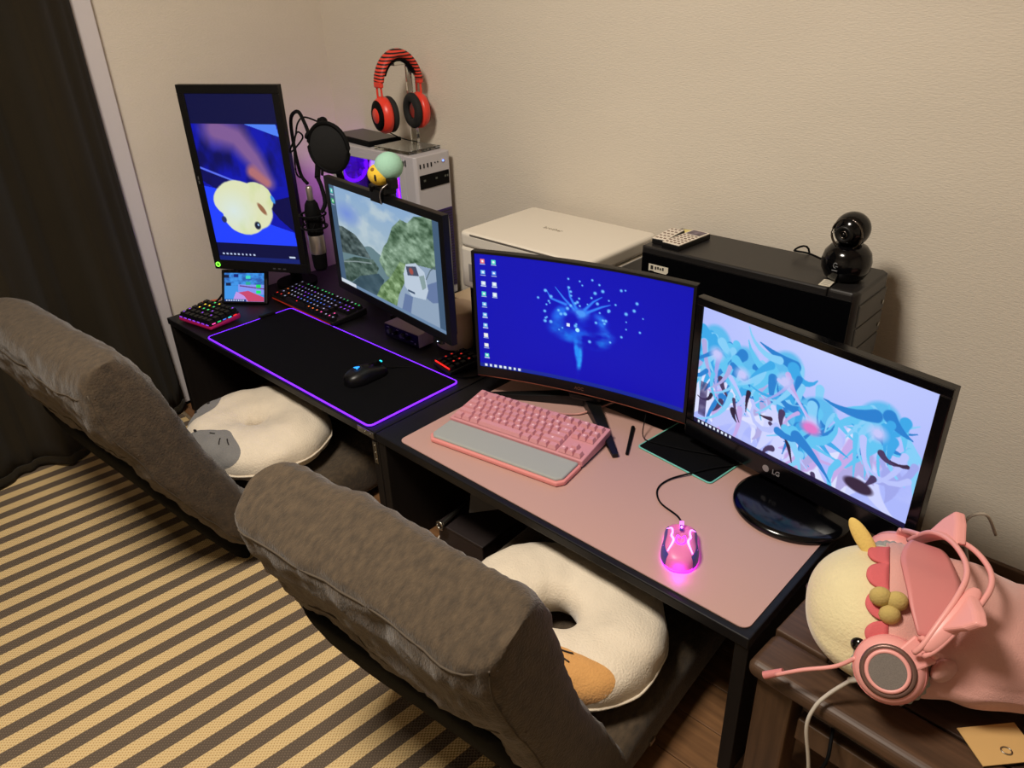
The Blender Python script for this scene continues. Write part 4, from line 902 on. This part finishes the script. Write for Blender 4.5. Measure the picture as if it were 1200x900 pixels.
for i in range(3): Mz[3][i] = 0
Mz[0][3] = Mz[1][3] = Mz[2][3] = 0; Mz[3][3] = 1
Rp = .060
MB().lathe([(0, .002), (Rp, .002), (Rp, -.002), (0, -.002)], 48, M=Mz).link('mesh_disc', mat('filter_mesh', (10, 10, 11), .95, bump=.4, bs=1200), t)
MB().tube([Mz @ Vector((Rp*math.cos(k*PI/16), Rp*math.sin(k*PI/16), 0)) for k in range(32)], .0055, 8, True, sub=1).link('rim', m_matte, t)
e1 = Mz @ Vector((Rp*math.cos(2.7), Rp*math.sin(2.7), 0))
MB().tube([e1, (-.095, .002, .050), (-.135, .012, .074), (-.190, .022, .050), (-.216, .034, -.02), (-.212, .038, -.10), (-.187, .040, -.125)], .0048, 8).link('gooseneck', m_matte, t)
MB().cyl(e1, tuple(Vector(e1)*1.12), .011, n=14).link('rim_clamp', m_matte, t)
tag(MB().tube([(-1.99, 1.30, .93), (-1.97, 1.24, .955), (-1.93, 1.19, .95), (-1.905, 1.16, .92), (-1.925, 1.15, .885), (-1.96, 1.18, .875), (-1.98, 1.23, .90), (-1.94, 1.19, .925), (-1.90, 1.15, .90), (-1.895, 1.14, .83), (-1.90, 1.16, .81)], .0025, 7).link('microphone_cable', m_matte), 'black cable coiled loosely above the microphone', 'cable')
# webcam clipped on the monitor, little bird on top
t = thing('webcam', 'black clip webcam on top of the van-picture monitor', 'webcam', (-1.527, 1.142, .8310), -.12)
MB().box((.0, .006, .009), (.075, .036, .018)).link('body', m_black, t, bevel=.004)
MB().box((.0, -.0145, -.006), (.05, .007, .03)).link('clip', m_black, t, bevel=.002)
MB().cyl((-.012, -.012, .010), (-.012, -.019, .010), .007, n=18).link('lens', m_gloss, t)
MB().tube([(.024, -.0155, -.022), (.026, -.019, .0), (.036, -.017, .018), (.040, .0, .028)], .0016, 6).link('chrome_wire', m_chr, t)
MB().box((.044, .008, .028), (.022, .022, .026)).link('hinge_block', m_black, t, bevel=.003)
t = thing('toy_bird', 'tiny mint and yellow plush bird perched on the clip webcam', 'toy', (-1.520, 1.158, .8500), 0)
MB().ball((.014, .0, .044), (.035, .035, .034), 28, 18).link('body', mat('mint_plush', (158, 204, 182), .95, bump=.3, bs=300), t)
hd = MB().ball((-.002, -.018, .0265), (.030, .028, .0262), 28, 18).link('head', mat('yellow_plush', (236, 196, 60), .95, bump=.3, bs=300), t)
MB().ball((.0125, -.0425, .0240), (.003, .003, .0085), 10, 8).link('eye', m_thread, hd)
MB().ball((.0012, -.0385, .0412), (.006, .005, .005), 12, 8).link('beak', mat('beak_brown', (140, 96, 30), .7), hd)
# ---------------------------------------------------------------- side table
TZ = .325
m_tab = mat('walnut', (76, 54, 38), .5, ns=7, na=.32, stretch=(1, 14, 6)); m_tabd = mat('walnut_dark', (56, 41, 32), .4, ns=7, na=.3, stretch=(1, 14, 6)); m_leg = mat('walnut_leg', (80, 58, 40), .4, ns=7, na=.3, stretch=(12, 12, .8))
t = thing('side_table', 'dark walnut low table with open shelf at the right of the desks', 'table', (-.341, .868, 0), math.radians(-3))
W, D = 1.45, .46
MB().box((W/2, .045, TZ-.017), (W, .09, .034)).link('front_rail', m_tab, t, bevel=.0155, seg=6)
MB().box((W/2, D-.03, TZ-.017), (W, .06, .034)).link('back_rail', m_tab, t, bevel=.006, seg=3)
MB().box((.045, D/2+.015, TZ-.017), (.09, D-.151, .034)).link('end_rail', m_tab, t, bevel=.003)
MB().box((W/2+.045, D/2+.015, TZ-.019), (W-.091, D-.151, .030)).link('top_panel', m_tabd, t, bevel=.0015)
for (x, y) in ((.045, .045), (.045, D-.045), (W-.06, .045), (W-.06, D-.045)):
    MB().box((x, y, (TZ-.035)/2), (.062, .055, TZ-.036)).link('leg', m_leg, t, bevel=.004)
MB().box((W/2-.01, .035, TZ-.048), (W-.20, .018, .026)).link('apron', m_tabd, t, bevel=.002)
MB().box((W/2-.01, .042, .210), (W-.19, .022, .046)).link('shelf_rail', m_leg, t, bevel=.002)
MB().box((W/2-.01, D/2+.01, .205), (W-.19, D-.09, .014)).link('shelf', m_tabd, t)
t = thing('game_box', 'flat dark grey box with glossy edge on the side table shelf', 'box', (-.125, 1.03, .2125), math.radians(-4))
MB().box((0, 0, .018), (.26, .20, .034)).link('case', mat('box_grey', (62, 64, 66), .45), t, bevel=.004)
MB().box((-.02, -.1008, .022), (.20, .002, .007)).link('edge_strip', mat('chrome_strip', (210, 210, 215), .15, .9), t)
tag(MB().tube([(-.205, .905, .262), (-.195, .872, .258), (-.19, .852, .23), (-.205, .845, .16), (-.20, .84, .05), (-.19, .83, .0115), (-.16, .75, .0115)], .0028, 8).link('black_cable', m_matte), 'black cable hanging out of the side table shelf', 'cable')
# ---------------------------------------------------------------- plush in a pink hood
m_cream = mat('cream_plush', (222, 208, 164), .95, ns=16, na=.05, bump=.4, bs=220, sheen=.35)
m_hood = mat('peach_pink_cloth', (214, 158, 148), .9, ns=10, na=.06, bump=.3, bs=500, sheen=.25)
m_coral = mat('coral_felt', (208, 98, 102), .9, bump=.2, bs=400)
m_olive = mat('mustard_plush', (188, 164, 98), .95, bump=.3, bs=300)
ya = math.radians(24)
t = thing('plush_toy', 'cream plush animal lying in a peach-pink hooded suit on the side table', 'plush toy', (-.216, 1.000, TZ+.0012), ya)
A, B = .112, .090
def sec(s, a, ra, rb, off=0):
    c, q = math.cos(a), math.sin(a); z = rb*math.copysign(abs(q)**.9, q)
    if q < 0: z *= .97
    return Vector((s, ra*c*(1+.08*(q < 0)), .090+z))
def head(u, v):
    p = PI*(.002+.62*v); a = 2*PI*u
    r = sec(-.112*math.cos(p)+.02, a, A*math.sin(p)**.80, B*math.sin(p)**.80); return r+Vector((0, 0, 1))*.003*nz(r, 12)
MB().grid(head, 56, 34, True, False).link('head', m_cream, t)
def rim(a): return .022-.016*math.sin(a)+.010*math.cos(a)
def hood(u, v):
    a = 2*PI*u; s = .64*v
    k = 1.02-.17*min(1, max(0, (s-.09)/.10))**1.2-.06*v; k *= 1 if v < .96 else max(.0, 1-((v-.96)/.04)**2)**.5
    if v < .02: k *= .96+.04*v/.02
    w_ = .006*nz((s*9, math.cos(a)*1.2, math.sin(a)*1.2), 2.2)+.005*math.exp(-((s-.11)/.05)**2)*math.sin(a*9+s*30)-.010*math.exp(-((s-.085)/.03)**2)
    p = sec(s+rim(a)*(1-v), a, (A+.005)*k+w_, (B+.005)*k+w_*.6); p.z -= max(0, 1-k)*.085; p.y += max(0, 1-k)*.02; return p
MB().grid(hood, 96, 72, True, False).link('hood_suit', m_hood, t)
def band(u, v):
    a = math.radians(66+124*u); ph = (u*5) % 1; sc = (.004+.026*math.sqrt(max(0, 1-(2*ph-1)**2)))
    return sec(rim(a)+.004-sc*v, a, A+.0065-.002*v, B+.0065-.002*v)
o = MB().grid(band, 121, 5).link('scalloped_frill', m_coral, t); sm = o.modifiers.new('s', 'SOLIDIFY'); sm.thickness = .005
o = MB().tube([hood(k/48, .002) for k in range(48)], .0022, 6, True, sub=1).link('hood_hem', m_hood, t)
for k, s in enumerate((.30, .345, .39, .44)):
    p = hood(.27, s/.64); M = Matrix.Translation(p) @ Matrix.Rotation(.35, 4, 'X')
    MB().ball((0, 0, .004), (.027, .006, .022), 20, 12, M=M).link('back_frill', m_coral, t)
for (u, v, sz) in ((.468, .60, .0125), (.94, .15, .0085)):
    p = head(u, v); p += (Vector((0, 0, .09))-p)*.05; MB().ball(p, (sz, sz, sz), 18, 12).link('eye', mat('eye_gloss', (10, 9, 9), .1, coat=.5), t)
M = Matrix.Translation(head(.19, .66)) @ Matrix.Rotation(-.75, 4, 'Y') @ Matrix.Rotation(-.5, 4, 'X')
MB().ball((0, 0, .020), (.013, .007, .036), 20, 14, M=M).link('horn', mat('pale_yellow_plush', (224, 192, 108), .95, bump=.3, bs=300), t)
h = MB(); c = sec(.004, math.radians(128), A+.014, B+.014)
for (dx, dy, dz, r) in ((-.010, .004, .008, .015), (.011, .002, .007, .015), (.004, -.010, -.009, .0145)): h.ball((c.x+dx, c.y+dy, c.z+dz), (r, r*.8, r), 20, 14)
h.link('heart_charm', m_olive, t)
M = Matrix.Translation(hood(.475, .115)) @ Matrix.Rotation(.9, 4, 'Z') @ Matrix.Rotation(.4, 4, 'Y')
MB().ball((0, -.004, 0), (.030, .012, .018), 20, 12, M=M).link('paw', m_hood, t)
b = MB().box((.175, -.122, .003), (.085, .06, .0015), math.radians(24)); tg = b.link('paper_tag', mat('tag_paper', (206, 166, 106), .7), t)
MB().tube([(.182+.007*math.cos(k*PI/6), -.132+.006*math.sin(k*PI/6), .0045) for k in range(12)], .0011, 6, True, sub=1).link('eyelet', m_steel, tg)
# ---------------------------------------------------------------- pink cat-ear headset
m_hp = mat('headset_pink', (232, 160, 154), .4); m_hpd = mat('headset_rose', (206, 128, 126), .5); m_hg = mat('headset_grey', (150, 148, 140), .8, bump=.3, bs=400)
HO = Vector((-.15, .886, TZ+.055))
t = thing('headset', 'pink cat-ear headset with microphone lying over the plush toy', 'headset', HO, 0)
def W2(p): return Vector(p)-HO
arcp = [W2(p) for p in ((-.128, .888, .470), (-.114, .893, .490), (-.103, .92, .517), (-.094, .96, .540), (-.094, 1.0, .549), (-.109, 1.04, .547), (-.139, 1.08, .538), (-.173, 1.11, .517), (-.204, 1.14, .472), (-.226, 1.16, .433))]
def arcat(x):
    x = x*(len(arcp)-1); i = min(int(x), len(arcp)-2); f = x-i; g = lambda k: arcp[min(max(k, 0), len(arcp)-1)]
    a, b, c, d = g(i-1), g(i), g(i+1), g(i+2)
    return .5*((2*b)+(c-a)*f+(2*a-5*b+4*c-d)*f*f+(3*b-a-3*c+d)*f**3)
side = Vector((.80, .25, -.10)).normalized()   # across the band, away from the face
for q, sw in ((-.5, 0), (.5, 1)):
    MB().tube([arcat(.06+.86*k/24)+side*q*.026*(.45+.75*math.sin(PI*k/24)) for k in range(25)], .0040, 8, sub=2).link('band_tube', m_hp, t)
for (x0, x1) in ((.10, .40), (.66, .90)):
    b = MB()
    def bar(u, v):
        x = x0+(x1-x0)*u; h = 2*PI*v; e = .3+.7*math.sin(PI*u)**.4
        up_ = (arcat(x)-(arcat(.1)+arcat(.9))/2).normalized()
        return tuple(arcat(x)+side*math.cos(h)*.013*e+up_*math.sin(h)*.006*e)
    b.grid(bar, 24, 12, False, True).link('band_cover', m_hp, t)
cc = (arcat(.1)+arcat(.9))/2
for x in (.285, .74):
    p0, p1, pm = arcat(x-.085), arcat(x+.085), arcat(x); up_ = (pm-cc).normalized()
    tip = pm+up_*.048+side*.004; q = side*.008
    L_ = [p0, p0*.45+tip*.55+up_*.006, tip, p1*.45+tip*.55+up_*.006, p1]; n = 5
    MB().add([v+q for v in L_]+[v-q for v in L_], [tuple(range(n)), tuple(range(2*n-1, n-1, -1))]+[(i, n+i, n+(i+1) % n, (i+1) % n) for i in range(n)]).link('cat_ear', m_hp, t, bevel=.005, seg=3)
def strap(u, v):
    x = .13+.72*u; p = arcat(x); up_ = (p-cc).normalized(); k = math.sin(PI*u)
    return tuple(p-up_*(.018+.012*k)-Vector((.024, .004, 0))*k+side*(v-.5)*(.026+.052*k)-Vector((.012, 0, .006))*k)
o = MB().grid(strap, 34, 10).link('inner_strap', m_hpd, t); sm = o.modifiers.new('s', 'SOLIDIFY'); sm.thickness = .004
for s, c, ax in ((-1, W2((-.150, .893, .428)), Vector((.10, -.80, .55))), (1, W2((-.235, 1.172, .395)), Vector((-.2, .9, .2)))):
    ax.normalize()
    M = Matrix.Translation(c) @ ax.to_track_quat('Z', 'X').to_matrix().to_4x4()
    cup = MB().lathe([(0, .028), (.030, .028), (.040, .024), (.046, .012), (.048, -.004), (.046, -.008), (0, -.008)], 44, M=M).link('ear_cup', m_hp, t)
    MB().tube([M @ Vector((.0455*math.cos(k*PI/16), .0455*math.sin(k*PI/16), .0125)) for k in range(32)], .0011, 6, True, sub=1).link('groove', m_hpd, cup)
    MB().lathe([(.029, .0285), (.032, .0305), (.036, .0280), (.035, .024)], 40, M=M).link('ring', mat('ring_bronze', (120, 92, 84), .35, .5), cup)
    MB().lathe([(.029, .027), (.029, .032), (.0255, .0335), (.024, .032)], 40, M=M).link('inner_ring', m_hp, cup)
    MB().lathe([(0, .0315), (.0245, .0315)], 40, M=M).link('speaker_mesh', mat('mesh_grey', (112, 104, 98), .5, ns=900, na=.25), cup)
    def pad(u, v):
        r = .040+.011*math.cos(2*PI*v)+.0012*math.sin(2*PI*u*26)*(math.cos(2*PI*v) > 0); return tuple(M @ Vector((r*math.cos(2*PI*u), r*math.sin(2*PI*u), -.015+.012*math.sin(2*PI*v))))
    MB().grid(pad, 156, 14, True, True).link('ear_pad', m_hg, t)
    e = arcat(.06 if s < 0 else .92); d = (e-c).normalized(); w_ = ax.cross(d).normalized(); d = w_.cross(ax).normalized()
    r0, r1 = c+d*.030+ax*.020, c+d*.058+ax*.012
    pl_ = MB(); pl_.add([r1+w_*.021+ax*.004, r1-w_*.021+ax*.004, r0-w_*.017+ax*.008, r0+w_*.017+ax*.008, r1+w_*.021-ax*.004, r1-w_*.021-ax*.004, r0-w_*.017-ax*.004, r0+w_*.017-ax*.004], [(0, 1, 2, 3), (7, 6, 5, 4), (0, 4, 5, 1), (1, 5, 6, 2), (2, 6, 7, 3), (3, 7, 4, 0)])
    pl_.link('yoke_plate', m_hp, t, bevel=.003)
    b = MB(); e2 = arcat(.14 if s < 0 else .84)
    for q in (-1, 1): b.tube([r1+w_*q*.013, (r1+e2)/2+w_*q*.012, e2+side*q*.009], [.0042, .004, .004], 8, sub=3)
    b.link('yoke', m_hp, t)
    if s < 0: c0 = c
MB().tube([c0+Vector((-.040, -.020, .008)), W2((-.212, .866, .408)), W2((-.250, .852, .384)), W2((-.285, .846, .352))], .003, 8).link('microphone_stalk', m_hp, t)
MB().cyl(W2((-.278, .855, .356)), W2((-.302, .846, .338)), .0055, .0060, 14).link('microphone_tip', m_hpd, t)
MB().cyl(c0+Vector((-.026, -.006, -.034)), c0+Vector((-.044, -.010, -.050)), .0055, .004, 12).link('cable_boot', mat('cable_grey', (186, 178, 166), .6), t)
MB().tube([c0+Vector((-.042, -.010, -.048)), W2((-.212, .866, .350)), W2((-.222, .850, TZ+.004)), W2((-.224, .838, TZ-.03)), W2((-.210, .838, TZ-.10)), W2((-.195, .838, TZ-.20)), W2((-.17, .82, TZ-.306)), W2((-.12, .74, TZ-.3115))], .0030, 8).link('cable', mat('cable_grey', (186, 178, 166), .6), t)
# ---------------------------------------------------------------- under the desk
t = thing('storage_box', 'dark brown box on the floor under the right desk', 'box', (-1.12, 1.075, .0005), math.radians(2))
m_bb = mat('dark_brown_box', (34, 25, 24), .6)
MB().box((0, 0, .05), (.15, .24, .099)).link('body', m_bb, t, bevel=.003)
MB().box((0, 0, .103), (.154, .244, .007)).link('lid', m_bb, t, bevel=.002)
t = thing('steel_rod', 'thin steel rod with ring end lying over the dark brown box', 'rod', (-1.165, .945, .118), 0)
MB().cyl((0, 0, .0), (-.03, .24, .012), .0055).link('shaft', m_steel, t)
MB().tube([(.011*math.cos(k*PI/6), -.008, .011*math.sin(k*PI/6)) for k in range(12)], .0032, 6, True, sub=1).link('end_ring', m_steel, t)
t = thing('grey_flap', 'grey pointed flap hanging below the right desktop beside the box', 'flap', (-1.02, .965, .236), 0)
MB().add([(-.045, 0, .085), (.075, .03, .085), (.065, .05, .0), (-.055, -.012, -.045), (-.045, .008, .085), (.075, .038, .085), (.065, .058, .0), (-.055, -.004, -.045)], [(0, 1, 2, 3), (7, 6, 5, 4), (0, 4, 5, 1), (1, 5, 6, 2), (2, 6, 7, 3), (3, 7, 4, 0)]).link('cloth', mat('grey_cloth', (70, 70, 74), .8), t, bevel=.002)
tag(MB().tube([(-1.235, .92, .004), (-1.225, .955, .012), (-1.205, .975, .045), (-1.15, .935, .05)], .0026, 8).link('white_cable', mat('cable_white', (210, 200, 185), .6)), 'white cable on the floor beside the dark brown box', 'cable')
tag(MB().tube([(-.13, 1.40, .36), (-.15, 1.36, .42), (-.175, 1.35, .40), (-.165, 1.37, .33), (-.14, 1.42, .2), (-.13, 1.50, .01)], .0028, 8).link('white_cable', mat('cable_white', (210, 200, 185), .6)), 'pale cable looping behind the right edge of the ribbon-picture monitor', 'cable')
tag(MB().tube([(-2.37, 1.00, DZ+.003), (-2.38, 1.06, DZ+.012), (-2.40, 1.12, DZ+.05), (-2.405, 1.17, DZ+.10), (-2.40, 1.25, DZ+.11), (-2.37, 1.31, DZ+.06), (-2.36, 1.36, DZ+.004)], .0034, 8).link('black_cable', m_matte), 'black cable looping up beside the small display at the left wall', 'cable')
tag(MB().tube([(-2.345, .975, DZ+.02), (-2.375, 1.0, DZ+.022), (-2.405, 1.03, DZ+.008), (-2.40, 1.08, DZ+.004)], .0030, 8).link('orange_cable', mat('cable_orange', (220, 96, 48), .6)), 'short orange-tipped cable beside the pink-edged number pad', 'cable')
